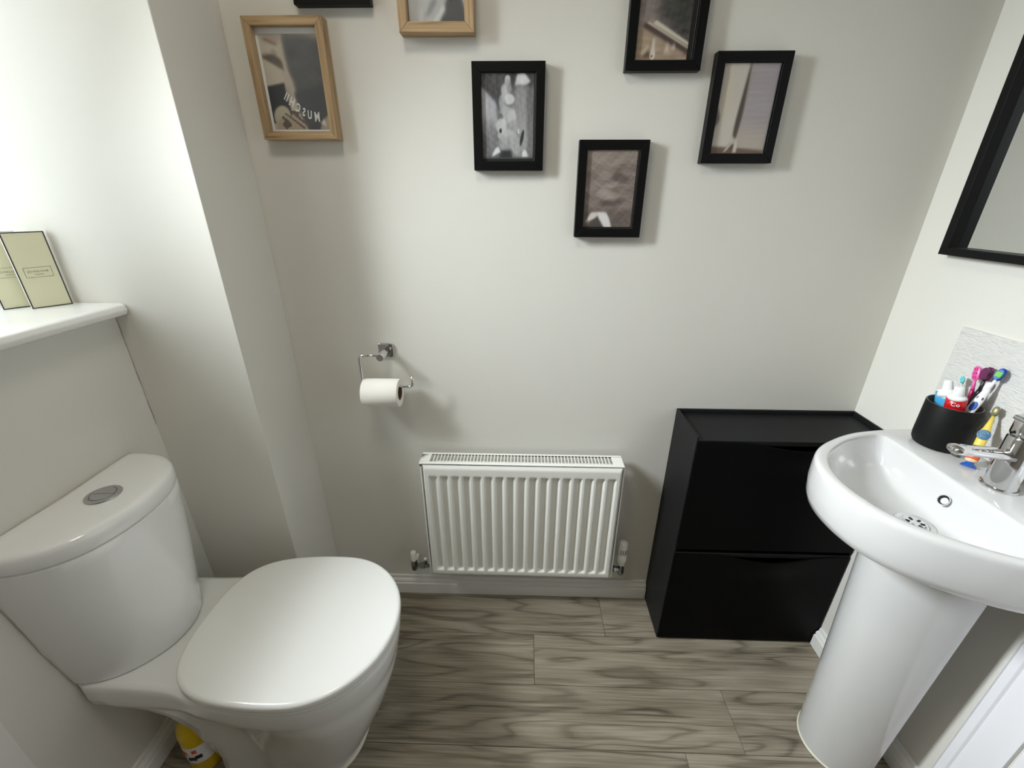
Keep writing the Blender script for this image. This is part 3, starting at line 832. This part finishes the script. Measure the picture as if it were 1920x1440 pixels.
def pic_shirt(U, V_):
    C = base(U, (190, 176, 156))
    C = mixc(C, (162, 146, 130), g_poly(U, V_, [(.05, .99), (.06, .93), (.28, .89), (.36, .96), (.2, 1.02)], .012))
    C = mixc(C, (88, 76, 68), g_poly(U, V_, [(.06, .945), (.28, .885), (.30, .90), (.10, .965)], .008) * .8)
    C = mixc(C, (84, 76, 70), g_poly(U, V_, [(.0, .76), (.34, .62), (.32, .82), (.20, .81), (.02, .91)], .010))
    C = mixc(C, (120, 110, 100), g_ell(U, V_, .22, .82, .05, .03, -.4) * .5)
    C = mixc(C, (192, 178, 158), g_poly(U, V_, [(-.1, .47), (.30, .50), (.32, .63), (.02, .75), (-.1, .76)], .008))
    C = mixc(C, (74, 76, 78), g_poly(U, V_, [(.38, 1.0), (.37, .82), (.42, .52), (.52, .30), (.70, .18), (1.1, .10), (1.1, .96), (.80, 1.0)], .018))
    C += (g_noise(U, V_, 14, 46, 41, 3) * 6)[..., None]
    C = mixc(C, (38, 41, 46), g_poly(U, V_, [(-.1, .06), (.36, .10), (.31, .51), (-.1, .46)], .006))
    C = mixc(C, (62, 64, 68), g_poly(U, V_, [(.36, .36), (.50, .14), (.56, -.1), (1.1, -.1), (1.1, .50), (.46, .42)], .012))
    C = mixc(C, (176, 162, 148), g_poly(U, V_, [(.30, .63), (.31, .45), (.34, .38), (.47, .48), (.40, .60)], .018))
    C = mixc(C, (150, 138, 126), g_poly(U, V_, [(.31, .45), (.34, .26), (.42, .36), (.38, .46)], .015))
    C = mixc(C, (178, 166, 142), g_ell(U, V_, .17, .15, .15, .11, .3, .08))
    C = mixc(C, (160, 142, 122), g_ell(U, V_, .30, .02, .26, .14, .0, .08))
    C = mixc(C, (186, 172, 150), g_poly(U, V_, [(.30, .26), (.36, .24), (.56, .08), (.54, .0), (.38, .0)], .012))
    sw = (np.sin(30 * U + 34 * V_ + 2.5 * np.sin(26 * V_ + 9 * U)) > .45) * ((g_ell(U, V_, .36, .09, .22, .12)) > .5)
    C = mixc(C, (62, 54, 50), sw * .85)
    C = mixc(C, (158, 146, 128), g_poly(U, V_, [(.74, -.1), (1.1, -.1), (1.1, .16), (.96, .16), (.84, .06)], .008))
    C = mixc(C, (240, 234, 220), g_poly(U, V_, [(.83, .07), (.92, .04), (.90, .12)], .006))
    return C
def pic_hand(U, V_):
    C = base(U, (176, 178, 178))
    C += (g_noise(U, V_, 12, 5, 51, 3) * 24)[..., None]
    C = mixc(C, (222, 224, 224), g_poly(U, V_, [(.0, -.1), (.20, -.1), (.10, .4), (.0, .4)], .03))
    C = mixc(C, (70, 70, 72), g_poly(U, V_, [(.48, -.1), (1.1, -.1), (.96, .22), (.80, .34), (.62, .14)], .012))
    C = mixc(C, (232, 234, 232), g_poly(U, V_, [(.40, .02), (.48, .0), (.66, .12), (.62, .18), (.52, .10)], .012))
    C = mixc(C, (118, 118, 120), g_poly(U, V_, [(.28, .06), (.36, .06), (.52, .20), (.48, .26)], .016))
    C = mixc(C, (44, 44, 45), g_ell(U, V_, .74, .32, .07, .12, .3))
    return C

def picture_frame(x, z, w, h, t, lip, kind, pic, label, win=None, mount=None, group=None):
    """lower-left corner (x, z) on the back wall; t = depth of the frame; lip = width of the moulding"""
    o = thing('picture_frame', label, 'picture frame', (x, -.0005, z), 0, group)
    mx, mz = (('oak_x', 'oak_z') if kind == 'oak' else ('black_frame', 'black_frame'))
    inner = .0015
    # four mitred rails
    def rail(pts, mt_):
        bm = bmesh.new()
        A = [bm.verts.new((p[0], -t, p[1])) for p in pts]; B = [bm.verts.new((p[0], 0, p[1])) for p in pts]
        bm.faces.new(A); bm.faces.new(B[::-1])
        for i in range(4): bm.faces.new((A[i], B[i], B[(i + 1) % 4], A[(i + 1) % 4]))
        link_mesh('rail', bm, mt_, o, bevel=.0009, segs=2)
    e = .0001
    rail([(0, 0), (w, 0), (w - lip, lip), (lip, lip)], mx)
    rail([(0, h), (lip, h - lip), (w - lip, h - lip), (w, h)], mx)
    rail([(0, e), (lip, lip + e), (lip, h - lip - e), (0, h - e)], mz)
    rail([(w, e), (w, h - e), (w - lip, h - lip - e), (w - lip, lip + e)], mz)
    yd = -t + (.0155 if kind == 'oak' else .006)
    box('backing', (lip - .001, w - lip + .001, yd + .001, yd + .0035, lip - .001, h - lip + .001), 'black_back', o)
    if mount:
        box('mount', (lip - .001, w - lip + .001, yd + .0002, yd + .0008, lip - .001, h - lip + .001), 'mat_white', o)
    px0, px1, pz0, pz1 = win
    nx = 84; nz = int(nx * (pz1 - pz0) / (px1 - px0))
    us, vs = np.linspace(0, 1, nx), np.linspace(0, 1, nz)
    U, V_ = np.meshgrid(us, vs)
    C = np.clip(pic(U, V_), 0, 255) / 255
    lin = np.where(C <= .04045, C / 12.92, ((C + .055) / 1.055) ** 2.4)
    verts = [(px0 + (px1 - px0) * u, yd, pz0 + (pz1 - pz0) * v) for v in vs for u in us]
    faces = [(j * nx + i, j * nx + i + 1, (j + 1) * nx + i + 1, (j + 1) * nx + i) for j in range(nz - 1) for i in range(nx - 1)]
    me = bpy.data.meshes.new('photo'); me.from_pydata(verts, [], faces); me.materials.append(M['print'])
    ca = me.color_attributes.new('print', 'FLOAT_COLOR', 'POINT')
    rgba = np.concatenate([lin.reshape(-1, 3), np.ones((nx * nz, 1))], 1).astype(np.float32)
    rgba[:, :3] = .90 * (1 - np.exp(-rgba[:, :3] * 1.75))
    ca.data.foreach_set('color', rgba.ravel())
    ph = bpy.data.objects.new('photo', me); COL.objects.link(ph); ph.parent = o
    box('glass', (lip - .0008, w - lip + .0008, yd - .0022, yd - .0012, lip - .0008, h - lip + .0008), 'glass', o)
    if kind != 'oak':
        # glint along the right inner edge, put in as a bright metal strip
        box('lip_or_glint', (w - lip - .0026, w - lip - .0018, yd - .0010, yd - .0002, lip + .001, h - lip - .001), 'satin', o)
    return o, ph, (px0, px1, pz0, pz1, yd)

FW, FH, T, LP = .1607, .2111, .0205, .0195
blk = lambda l=LP: (l + .001, FW - l - .0045, l + .0045, FH - l - .001)
picture_frame(-.1220, 1.3978, FW, FH, T, LP, 'black', pic_group, 'black picture frame holding a black and white photo of a pale group', win=blk())
picture_frame(.1214, 1.2500, FW, FH, T, LP, 'black', pic_wood, 'lowest black picture frame holding a brown wood-toned photo with white shapes at its foot', win=blk())
picture_frame(.4021, 1.4133, FW, FH, T, LP, 'black', pic_blade, 'black picture frame nearest the right wall, its beige photo split by a dark blade', win=(LP + .001, FW - LP - .003, LP + .001, FH - LP - .001))
picture_frame(.2094, 1.5898, FW, FH, T, LP, 'black', pic_beam, 'black picture frame cut by the top edge with a dark photo crossed by pale beams', win=(LP + .001, FW - LP - .012, LP + .001, FH - LP - .001))
picture_frame(-.4892, 1.7065, FW, FH, T, LP, 'black', pic_group, 'black picture frame above the wooden one, only its bottom edge in view', win=blk())
EW, EH = .1721, .2261
o, ph, (a0, a1, b0, b1, yd) = picture_frame(-.6038, 1.4604, EW, EH, .0300, .0165, 'oak', pic_shirt, 'oak picture frame with white mount and a photo of mirrored shirt lettering', win=(.0225, EW - .0185, .0215, EH - .0270), mount=True)
# mirrored lettering printed on the shirt in that photo
Lx, Lz = a1 - a0, b1 - b0
for ch, u, v, rz, sz in (('M', .780, .135, 3, .0270), ('U', .655, .160, 8, .0230), ('S', .560, .190, 16, .0225), ('C', .470, .238, 24, .0230), ('H', .380, .300, 30, .0250), ('I', .315, .345, 32, .0230), ('I', .285, .365, 34, .0220)):
    mw = Matrix.Translation((a0 + u * Lx, yd - .0003, b0 + v * Lz)) @ Matrix.Rotation(math.radians(rz), 4, 'Y') @ Matrix.Rotation(PI / 2, 4, 'X') @ Matrix.Diagonal((-.62, 1, 1, 1))
    text_obj('lettering', ch, sz, 'mat_white', ph, mw, extrude=.00005, bold=.0006)
picture_frame(-.2705, 1.6555, .1575, EH, .0300, .0190, 'oak', pic_hand, 'oak picture frame with a black and white photo, cut by the top edge', win=(.020, .1575 - .020, .020, EH - .020))

# ------------------------------------------------------------------ black shoe cabinets, one stacked on the other
def shoe_cabinet(x, z, label, group=None):
    W, H, D = .5165, .385, .1680
    t = thing('shoe_cabinet', label, 'shoe cabinet', (x, -.001, z), 0, group)
    bm = bmesh.new(); tk = .006
    add_box(bm, 0, W, -.003, 0, 0, H)                    # back
    add_box(bm, 0, tk, -D + .002, -.003, 0, H)              # left side
    add_box(bm, W - tk, W, -D + .002, -.003, 0, H)
    add_box(bm, tk, W - tk, -D + .012, -.003, 0, .004)
    link_mesh('body', bm, 'black_plastic', t, bevel=.0015)
    # recessed top tray with raised rim
    bm = bmesh.new()
    add_box(bm, tk, W - tk, -D + .006, -.003, H - .018, H - .013)
    add_box(bm, tk, W - tk, -.008, -.003, H - .013, H)
    add_box(bm, tk, W - tk, -D + .001, -D + .006, H - .024, H - .010)
    link_mesh('top_tray', bm, 'black_plastic', t, bevel=.001)
    # flap door with a dipping top edge bent outwards at the middle
    bm = bmesh.new(); nx, nz = 48, 24
    F, B = [], []
    for j in range(nz + 1):
        fr_, br_ = [], []
        for i in range(nx + 1):
            u = i / nx; v = j / nz
            dip = math.exp(-((u - .55) / .24) ** 2)
            edge0 = H - .012 - .020 * dip
            zz = .004 + (edge0 - .004) * v
            bulge = .012 * dip * smooth((v - .72) / .28)
            xx = .0035 + (W - .007) * u
            fr_.append(bm.verts.new((xx, -D - .001 - bulge, zz))); br_.append(bm.verts.new((xx, -D + .004 - bulge, zz)))
        F.append(fr_); B.append(br_)
    for j in range(nz):
        for i in range(nx):
            bm.faces.new((F[j][i], F[j][i + 1], F[j + 1][i + 1], F[j + 1][i]))
            bm.faces.new((B[j][i], B[j + 1][i], B[j + 1][i + 1], B[j][i + 1]))
    for i in range(nx):
        bm.faces.new((F[nz][i], F[nz][i + 1], B[nz][i + 1], B[nz][i])); bm.faces.new((F[0][i + 1], F[0][i], B[0][i], B[0][i + 1]))
    for j in range(nz):
        bm.faces.new((F[j][0], F[j + 1][0], B[j + 1][0], B[j][0])); bm.faces.new((F[j + 1][nx], F[j][nx], B[j][nx], B[j + 1][nx]))
    link_mesh('flap_door', bm, 'black_shaded', t, bevel=.001)
    return t
shoe_cabinet(.4555, .0005, 'black plastic shoe cabinet standing on the floor, under the other')
shoe_cabinet(.4555, .3860, 'black plastic shoe cabinet with recessed top tray, stacked on the lower one')

# ------------------------------------------------------------------ mirror
mr = thing('mirror', 'wall mirror in a deep black box frame on the right wall', 'mirror', (XR, -.1, 1.224))
MH, ML, MD = .80, .60, .030
bm = bmesh.new(); lw = .018
add_box(bm, -MD, -.0005, -lw, 0, 0, MH); add_box(bm, -MD, -.0005, -ML, -ML + lw, 0, MH)
add_box(bm, -MD, -.0005, -ML + lw, -lw, 0, lw - .002); add_box(bm, -MD, -.0005, -ML + lw, -lw, MH - lw, MH)
link_mesh('frame', bm, 'black_frame', mr, bevel=.001)
box('mirror_glass', (-.008, -.002, -ML + lw + .0002, -lw - .0002, lw - .002, MH - lw), 'mirror', mr)

# ------------------------------------------------------------------ splashback
sb = box('splashback', (XR - .006, XR - .0005, -.70, -.200, .8445, 1.082), 'splash', bevel=.0008)
tag(sb, 'clear rippled splashback panel on the right wall above the basin', 'splashback')

# ------------------------------------------------------------------ basin and pedestal
BY = -0.450
basin = thing('basin', 'white ceramic hand basin with a rounded bowl on the right wall', 'basin')
out_h = [(.9725, .224), (.914, .2235), (.86, .2195), (.805, .2105), (.765, .200), (.720, .180), (.670, .150), (.635, .118), (.611, .080), (.599, .040), (.5955, 0)]
in_h = [(.836, .176), (.831, .188), (.815, .191), (.775, .182), (.735, .165), (.690, .136), (.655, .104), (.633, .070), (.621, .035), (.617, 0)]
NB = 128; CB = .745
BZ = .84
def OO(off, sx=0.0):
    r = outline(out_h, NB, BY, off, c=CB)
    return [(min(x, .9725), y) for x, y in r]
def II(off): return outline(in_h, NB, BY, off, c=CB)
def lerp_to(ol, cx, cy, rad, t):
    o_ = []
    for k, (x, y) in enumerate(ol):
        a = 2 * PI * (k + .5) / NB
        px, py = cx + math.cos(a) * rad, cy + math.sin(a) * rad
        o_.append((x * (1 - t) + px * t, y * (1 - t) + py * t))
    return o_
rr = []
def inset_keepback(off, z):   # inset outer outline but leave the wall side flat on the wall
    o_ = outline(out_h, NB, BY, off, c=CB); full_ = OO(0)
    rr.append([Vector((max(x, min(fx, .9725)) if fx > .97 else x, y, z)) for (x, y), (fx, fy) in zip(o_, full_)])
ped_c = (.86, BY)
inset_keepback(.085, .722); inset_keepback(.055, .727); inset_keepback(.030, .734); inset_keepback(.017, .738); inset_keepback(.009, .744)
inset_keepback(.0035, .760); inset_keepback(.0, .790); inset_keepback(.0, .815)
inset_keepback(.0005, .828); inset_keepback(.0012, .8335); inset_keepback(.0035, .8375); inset_keepback(.0075, .8398)
# rim towards the inner bowl
O2 = outline(out_h, NB, BY, .0075, c=CB); O2 = [(x, y) for x, y in O2]
I0 = II(-.004)
for t_, z in ((.5, .8402), (1, .8398)):
    rr.append([Vector((a[0] * (1 - t_) + b[0] * t_, a[1] * (1 - t_) + b[1] * t_, z)) for a, b in zip([(v.x, v.y) for v in rr[-1]] if t_ == .5 else [(v.x, v.y) for v in rr[-2]], I0)])
for off, z in ((-.001, .8385), (.0018, .8355), (.0035, .830)):
    rr.append(ring(II(off), z))
DC = (.775, -.457)
I1 = II(.0035)
for t_, z in ((.035, .818), (.08, .801), (.14, .786), (.22, .774), (.33, .765), (.46, .759), (.62, .755), (.80, .7525), (1.0, .7505)):
    rr.append(ring(lerp_to(I1, DC[0], DC[1], .030, t_), z))
bm = bmesh.new(); add_rings(bm, rr, True, False)
link_mesh('bowl', bm, 'basin', basin, smooth=True).modifiers.new('es', 'EDGE_SPLIT').split_angle = math.radians(65)
# waste fitting
ws = lathe('waste', [(.0315, -.004), (.033, .0005), (.031, .0022), (.024, .0005), (.0225, -.0015), (0, -.0015)], 'chrome', basin, (DC[0], DC[1], .7515), 'z', 40)
lathe('waste_plug', [(0, .0035), (.013, .0035), (.017, .0045), (.0195, .0035), (.0195, 0), (0, -.001)][::-1], 'chrome', ws, (DC[0], DC[1], .7515), 'z', 32)
for a in (0.4, 1.5, 2.6, 3.7, 4.8, 5.8):
    bm = bmesh.new(); add_box(bm, .008, .0155, -.0022, .0022, .0030, .0046)
    ob = link_mesh('waste_slot', bm, 'hole', ws, bevel=.0008)
    ob.matrix_basis = Matrix.Translation((DC[0], DC[1], .7517)) @ Matrix.Rotation(a, 4, 'Z')
# overflow opening in the back slope of the bowl
ovm = Matrix.Translation((.8242, -.4425, .8000)) @ Matrix.Rotation(math.radians(-62), 4, 'Y')
ov = lathe('overflow', [(.0105, -.0006), (.0118, .0006), (.0108, .0011), (.0098, .0004), (.0092, -.001)], 'basin', basin, (0, 0, 0), 'z', 32)
ov.matrix_basis = ovm
od = lathe('overflow_hole', [(0, .0002), (.0095, .0002)], 'hole', basin, (0, 0, 0), 'z', 32); od.matrix_basis = ovm
oc = lathe('overflow_channel', [(0, .0012), (.0058, .0010), (.0066, .0004)], 'basin', basin, (0, 0, 0), 'z', 24)
oc.matrix_basis = ovm @ Matrix.Translation((-.0005, -.0028, 0))

# pedestal: a hollow-backed half column
ped = thing('basin_pedestal', 'tall white ceramic pedestal under the hand basin', 'pedestal')
def ped_ring(front, back, hw, z, cx=.858):
    pts = []
    n = 40
    for k in range(n + 1):
        a = PI / 2 + PI * k / n
        pts.append(Vector((cx + math.cos(a) * (cx - front), BY + math.sin(a) * hw, z)))
    pts2 = [Vector((back, BY - hw * .99, z)), Vector((back, BY + hw * .99, z))]
    return pts + pts2
rr = []
for z, f_, hw in ((.004, .7665, .0870), (.02, .7665, .0870), (.15, .7590, .0895), (.35, .7480, .0940), (.55, .7360, .0990), (.66, .7290, .1020), (.7216, .7260, .1035)):
    rr.append(ped_ring(f_, .871, hw, z))
bm = bmesh.new(); add_rings(bm, rr)
link_mesh('column', bm, 'basin', ped, smooth=True).modifiers.new('es', 'EDGE_SPLIT').split_angle = math.radians(50)
bm = bmesh.new()
add_rings(bm, [ped_ring(.7645, .8715, .089, .0002), ped_ring(.7645, .8715, .089, .003), ped_ring(.7665, .871, .0870, .0065)])
link_mesh('sealant_bead', bm, 'seal', ped, smooth=True)

# ------------------------------------------------------------------ tap
TX, TYY = .9005, -.452
tap = thing('basin_tap', 'chrome mixer tap with a flat spout at the back of the basin', 'tap', (TX, TYY, BZ))
lathe('base_flange', [(0, 0), (.0270, 0), (.0278, .002), (.0272, .005), (.0245, .0062), (0, .0062)], 'chrome', tap, (0, 0, 0), 'z', 48)
lathe('tap_body', [(0, .006), (.0235, .006), (.0232, .020), (.0232, .104), (.0220, .108), (0, .108)], 'chrome', tap, (0, 0, 0), 'z', 48)
lathe('collar', [(0, .1075), (.0205, .1075), (.0205, .1125), (0, .1125)], 'dark_chrome', tap, (0, 0, 0), 'z', 40)
# spout: rounded flat bar
bm = bmesh.new()
path = [(-.010, 0, .070), (-.040, 0, .0745), (-.080, 0, .079), (-.108, 0, .0815), (-.116, 0, .0820), (-.1205, 0, .0822)]
rad_ = [.0175, .0165, .0160, .0158, .0140, .0090]
add_tube(bm, path, rad_, 32, True, .58)
sp = link_mesh('spout', bm, 'chrome', tap, smooth=True)
lathe('aerator', [(0, 0), (.009, 0), (.009, .006), (0, .006)], 'dark_chrome', sp, (-.103, 0, .0675), 'z', 24)
# lever: domed head with a flat paddle
lathe('lever_head', [(0, .1125), (.0225, .1125), (.0230, .116), (.0225, .138), (.0195, .1435), (0, .145)], 'chrome', tap, (0, 0, 0), 'z', 40)
bm = bmesh.new()
add_box(bm, -.026, .050, -.014, .014, .138, .1475)
for v in bm.verts:
    if v.co.x > .04: v.co.z += .016
link_mesh('lever', bm, 'chrome', tap, bevel=.0038, segs=4)

# ------------------------------------------------------------------ tumbler with brushes
CX, CYY = .9165, -.3005
cup = thing('tumbler', 'black round tumbler holding toothbrushes beside the tap', 'tumbler', (CX, CYY, BZ + .0003))
lathe('cup_wall', [(0, 0), (.034, 0), (.041, .003), (.0445, .010), (.0455, .022), (.0455, .1), (.0449, .1012), (.0441, .1012), (.0436, .1), (.0436, .02), (.038, .006), (0, .006)], 'cup', cup, (0, 0, 0), 'z', 64)
lathe('lip_or_glint', [(.0435, .070), (.0435, .1012), (.0442, .1016), (.0449, .1014)], 'cup_in', cup, (0, 0, 0), 'z', 64, caps=False)

def brush_basis(foot, tip, face=(-1, -.4, .3)):
    """matrix whose Z runs from foot to tip and whose X is the bristle/face side"""
    f, t_ = Vector(foot), Vector(tip)
    z = (t_ - f).normalized(); x = Vector(face); x = (x - z * x.dot(z)).normalized(); y = z.cross(x)
    mt_ = Matrix((x, y, z)).transposed().to_4x4(); mt_.translation = f
    return mt_, (t_ - f).length

def flat_rod(name, stations, mt_, parent, seg=14):
    """stations = (h, half width y, half thickness x, x offset)"""
    bm = bmesh.new()
    add_rings(bm, [[Vector((ox + math.cos(2 * PI * k / seg) * tx, math.sin(2 * PI * k / seg) * wy, h)) for k in range(seg)] for h, wy, tx, ox in stations])
    return link_mesh(name, bm, mt_, parent, smooth=True)

def toothbrush(label, foot, tip, face, handle, neck, head, bristle, hw=.0065, head_w=.0062, head_l=.024):
    mw, L = brush_basis(foot, tip, face)
    t = thing('toothbrush', label, 'toothbrush'); t.matrix_world = mw
    hL = L - head_l - .018
    flat_rod('handle', [(0, hw * .6, .0030, 0), (.004, hw * .9, .0040, 0), (hL * .35, hw, .0048, 0), (hL * .8, hw, .0048, 0), (hL * .95, hw * .7, .0042, 0), (hL, hw * .5, .0036, 0)], handle, t)
    flat_rod('neck', [(hL - .002, hw * .5, .0034, 0), (hL + .010, .0030, .0028, 0), (L - head_l - .003, .0026, .0024, 0), (L - head_l + .003, .0030, .0024, 0)], neck, t)
    flat_rod('head', [(L - head_l, .0028, .0020, 0), (L - head_l + .004, head_w * .85, .0026, 0), (L - head_l * .55, head_w, .0028, 0), (L - .004, head_w * .85, .0026, 0), (L, head_w * .35, .0018, 0)], head, t)
    flat_rod_b = bmesh.new()
    seg = 20
    ringb = []
    for xo, s in ((.0022, 1.0), (.0110, 1.0), (.0115, .9)):
        ringb.append([Vector((xo, math.cos(2 * PI * k / seg) * head_w * .82 * s, L - head_l * .5 + math.sin(2 * PI * k / seg) * head_l * .42 * s)) for k in range(seg)])
    add_rings(flat_rod_b, ringb)
    b = link_mesh('bristles', flat_rod_b, bristle, t, smooth=False)
    return t, L

# pink brush, back of head towards the room
t, L = toothbrush('pink toothbrush with a dotted head in the black tumbler', (.9300, -.3330, .850), (.9500, -.2810, 1.019), (1, .1, 0), 'magenta', 'pink', 'pink', 'tube_white', .0058, .0078, .030)
for k in range(3):
    lathe('head_dot', [(.0018, 0), (.0030, 0), (.0030, .0006), (.0018, .0006)], 'magenta', t, (-.0031, 0, L - .0235 + k * .0085), 'x', 16, closed=True)
# purple and black brush
t, L = toothbrush('dark purple and black toothbrush between the pink and the blue ones', (.9210, -.3240, .850), (.9560, -.3000, 1.024), (-1, -.2, 0), 'near_black', 'near_black', 'purple', 'purple', .0068, .0085, .030)
# white brush, far side
t, L = toothbrush('white toothbrush with a grey neck behind the blue one', (.9160, -.2850, .850), (.9560, -.3120, .996), (1, .3, 0), 'tube_white', 'tube_white', 'tube_white', 'tube_white', .006, .0050, .022)
# blue, green and white brush
t, L = toothbrush('white and blue toothbrush with green bristles, tallest in the tumbler', (.9060, -.3210, .850), (.9570, -.3230, 1.030), (-1, -.55, .25), 'tube_white', 'tube_white', 'blue', 'blue', .0078, .0072, .027)
for nm, h, w_, l_, mt_, off in (('grip_patch', .100, .0052, .0105, 'blue', .0046), ('grip_patch', .081, .0040, .0048, 'navy', .0048), ('grip_patch', .119, .0056, .0050, 'navy', .0030)):
    lathe(nm, [(0, 0), (1, 0), (.9, .8), (0, 1)], mt_, t, (0, 0, 0), 'x', 24).matrix_basis = Matrix.Translation((off, 0, h)) @ Matrix.Diagonal((.0014, w_, l_, 1))
bm = bmesh.new(); add_box(bm, .0112, .0128, -.0050, .0050, L - .0185, L - .0080)
link_mesh('bristle_tip', bm, 'green', t, bevel=.001)
# teal-tipped brush behind the tubes
toothbrush('small white toothbrush with teal bristles behind the toothpaste', (.9180, -.3160, .850), (.9520, -.2600, .988), (-.4, -.2, 1), 'tube_white', 'tube_white', 'tube_white', 'teal', .0055, .0045, .018)

def toothpaste(label, foot, shoulder, face, parts, w_=.019):
    mw, L = brush_basis(foot, shoulder, face)
    t = thing('toothpaste_tube', label, 'toothpaste tube'); t.matrix_world = mw
    zA = L * parts
    def st(z0, z1):
        r_ = []
        for k in range(7):
            h = z0 + (z1 - z0) * k / 6; q = h / L
            r_.append((h, w_ * (1.08 - .10 * q), .0015 + .0120 * q, 0))
        return r_
    return t, L, st
# white, blue and green tube
t, L, st = toothpaste('white and blue toothpaste tube with a green stripe at the back of the tumbler', (.915, -.310, .851), (.9200, -.2725, .9560), (-.9, -.6, 0), .8)
flat_rod('tube_body', st(0, L), 'tube_blue', t, 28)
flat_rod('shoulder', [(L, .0172, .0137, 0), (L + .003, .0150, .0125, 0), (L + .006, .0080, .0080, 0)], 'tube_white', t, 28)
lathe('cap', [(0, .005), (.0085, .005), (.0090, .007), (.0072, .023), (.0060, .0245), (0, .0245)], 'tube_white', t, (0, 0, L), 'z', 24)
o = flat_rod('green_stripe', [(L - .03, .0016, .0016, 0), (L - .001, .0016, .0016, 0)], 'tube_green', t, 8); o.location = (.004, .0165, 0)
bm = bmesh.new()
for (y0, y1, z0, z1) in ((-.002, .014, L - .030, L - .001),):
    pass
o = flat_rod('white_band', [(L - .012, .01752, .01415, 0), (L + .0002, .01742, .01425, 0)], 'tube_white', t, 28)
# red tube
t, L, st = toothpaste('red toothpaste tube with a white cap at the front of the tumbler', (.915, -.318, .852), (.9010, -.3140, .9600), (-.8, -.8, 0), .8, .0165)
rb = flat_rod('tube_body', st(0, L), 'tube_red', t, 28)
flat_rod('shoulder', [(L - .002, .0160, .0140, 0), (L + .003, .0148, .0130, 0), (L + .007, .0085, .0085, 0)], 'tube_white', t, 28)
lathe('cap', [(0, .006), (.0090, .006), (.0095, .008), (.0078, .024), (.0065, .0255), (0, .0255)], 'tube_white', t, (0, 0, L), 'z', 24)
mw = Matrix.Translation((.01415, 0, L - .0100)) @ Matrix.Rotation(PI / 2, 4, 'Z') @ Matrix.Rotation(PI / 2, 4, 'X')
text_obj('lettering', 'Co', .0110, 'tube_white', rb, mw, extrude=.0004)

# child's yellow brush standing on the basin, leaning on the splashback
mw, L = brush_basis((.9050, -.3870, BZ + .0012), (.9560, -.3440, .9560), (-1, -.7, .3))
t = thing('toothbrush', "small yellow child's toothbrush with a blue spiral, leaning on the splashback", 'toothbrush'); t.matrix_world = mw
lathe('suction_foot', [(0, 0), (.0125, 0), (.0115, .003), (.0060, .008), (.0065, .010), (0, .010)], 'blue', t, (0, 0, 0), 'z', 28)
flat_rod('lower_grip', [(.009, .0060, .0055, 0), (.014, .0092, .0062, 0), (.024, .0100, .0064, 0), (.031, .0088, .0060, 0)], 'skin', t, 20)
flat_rod('orange_band', [(.0165, .0098, .0066, 0), (.0245, .0103, .0068, 0)], 'orange', t, 20)
flat_rod('handle', [(.030, .0080, .0054, 0), (.045, .0078, .0052, 0), (.060, .0082, .0052, 0), (.078, .0080, .0050, 0), (.084, .0060, .0044, 0), (.096, .0042, .0036, 0), (.112, .0024, .0024, 0)], 'yellow', t, 20)
g1 = lathe('spiral_medallion', [(0, 0), (1, 0), (.95, .8), (0, 1)], 'spiral', t, (0, 0, 0), 'x', 28)
g1.matrix_basis = Matrix.Translation((.0042, 0, .070)) @ Matrix.Diagonal((.0030, .0100, .0108, 1))
pts = [(.0076, math.cos(a) * (.0016 + .0011 * a / 1.6), .070 + math.sin(a) * (.0016 + .0011 * a / 1.6)) for a in [i * .35 for i in range(32)]]
tube('spiral_line', pts, .0005, 'spiral_line', t, 5)
flat_rod('head', [(L - .022, .0024, .0018, 0), (L - .018, .0046, .0022, 0), (L - .010, .0053, .0024, 0), (L - .003, .0042, .0020, 0), (L, .0018, .0012, 0)], 'olive', t, 18)
bm = bmesh.new(); seg = 18
add_rings(bm, [[Vector((xo, math.cos(2 * PI * k / seg) * .0050, L - .0105 + math.sin(2 * PI * k / seg) * .0088)) for k in range(seg)] for xo in (.0020, .0085)])
link_mesh('bristles', bm, 'olive', t)
bm = bmesh.new()
add_rings(bm, [[Vector((xo, math.cos(2 * PI * k / seg) * .0022, L - .0105 + math.sin(2 * PI * k / seg) * .0042)) for k in range(seg)] for xo in (.0080, .0090)])
link_mesh('bristle_tip', bm, 'skin', t)
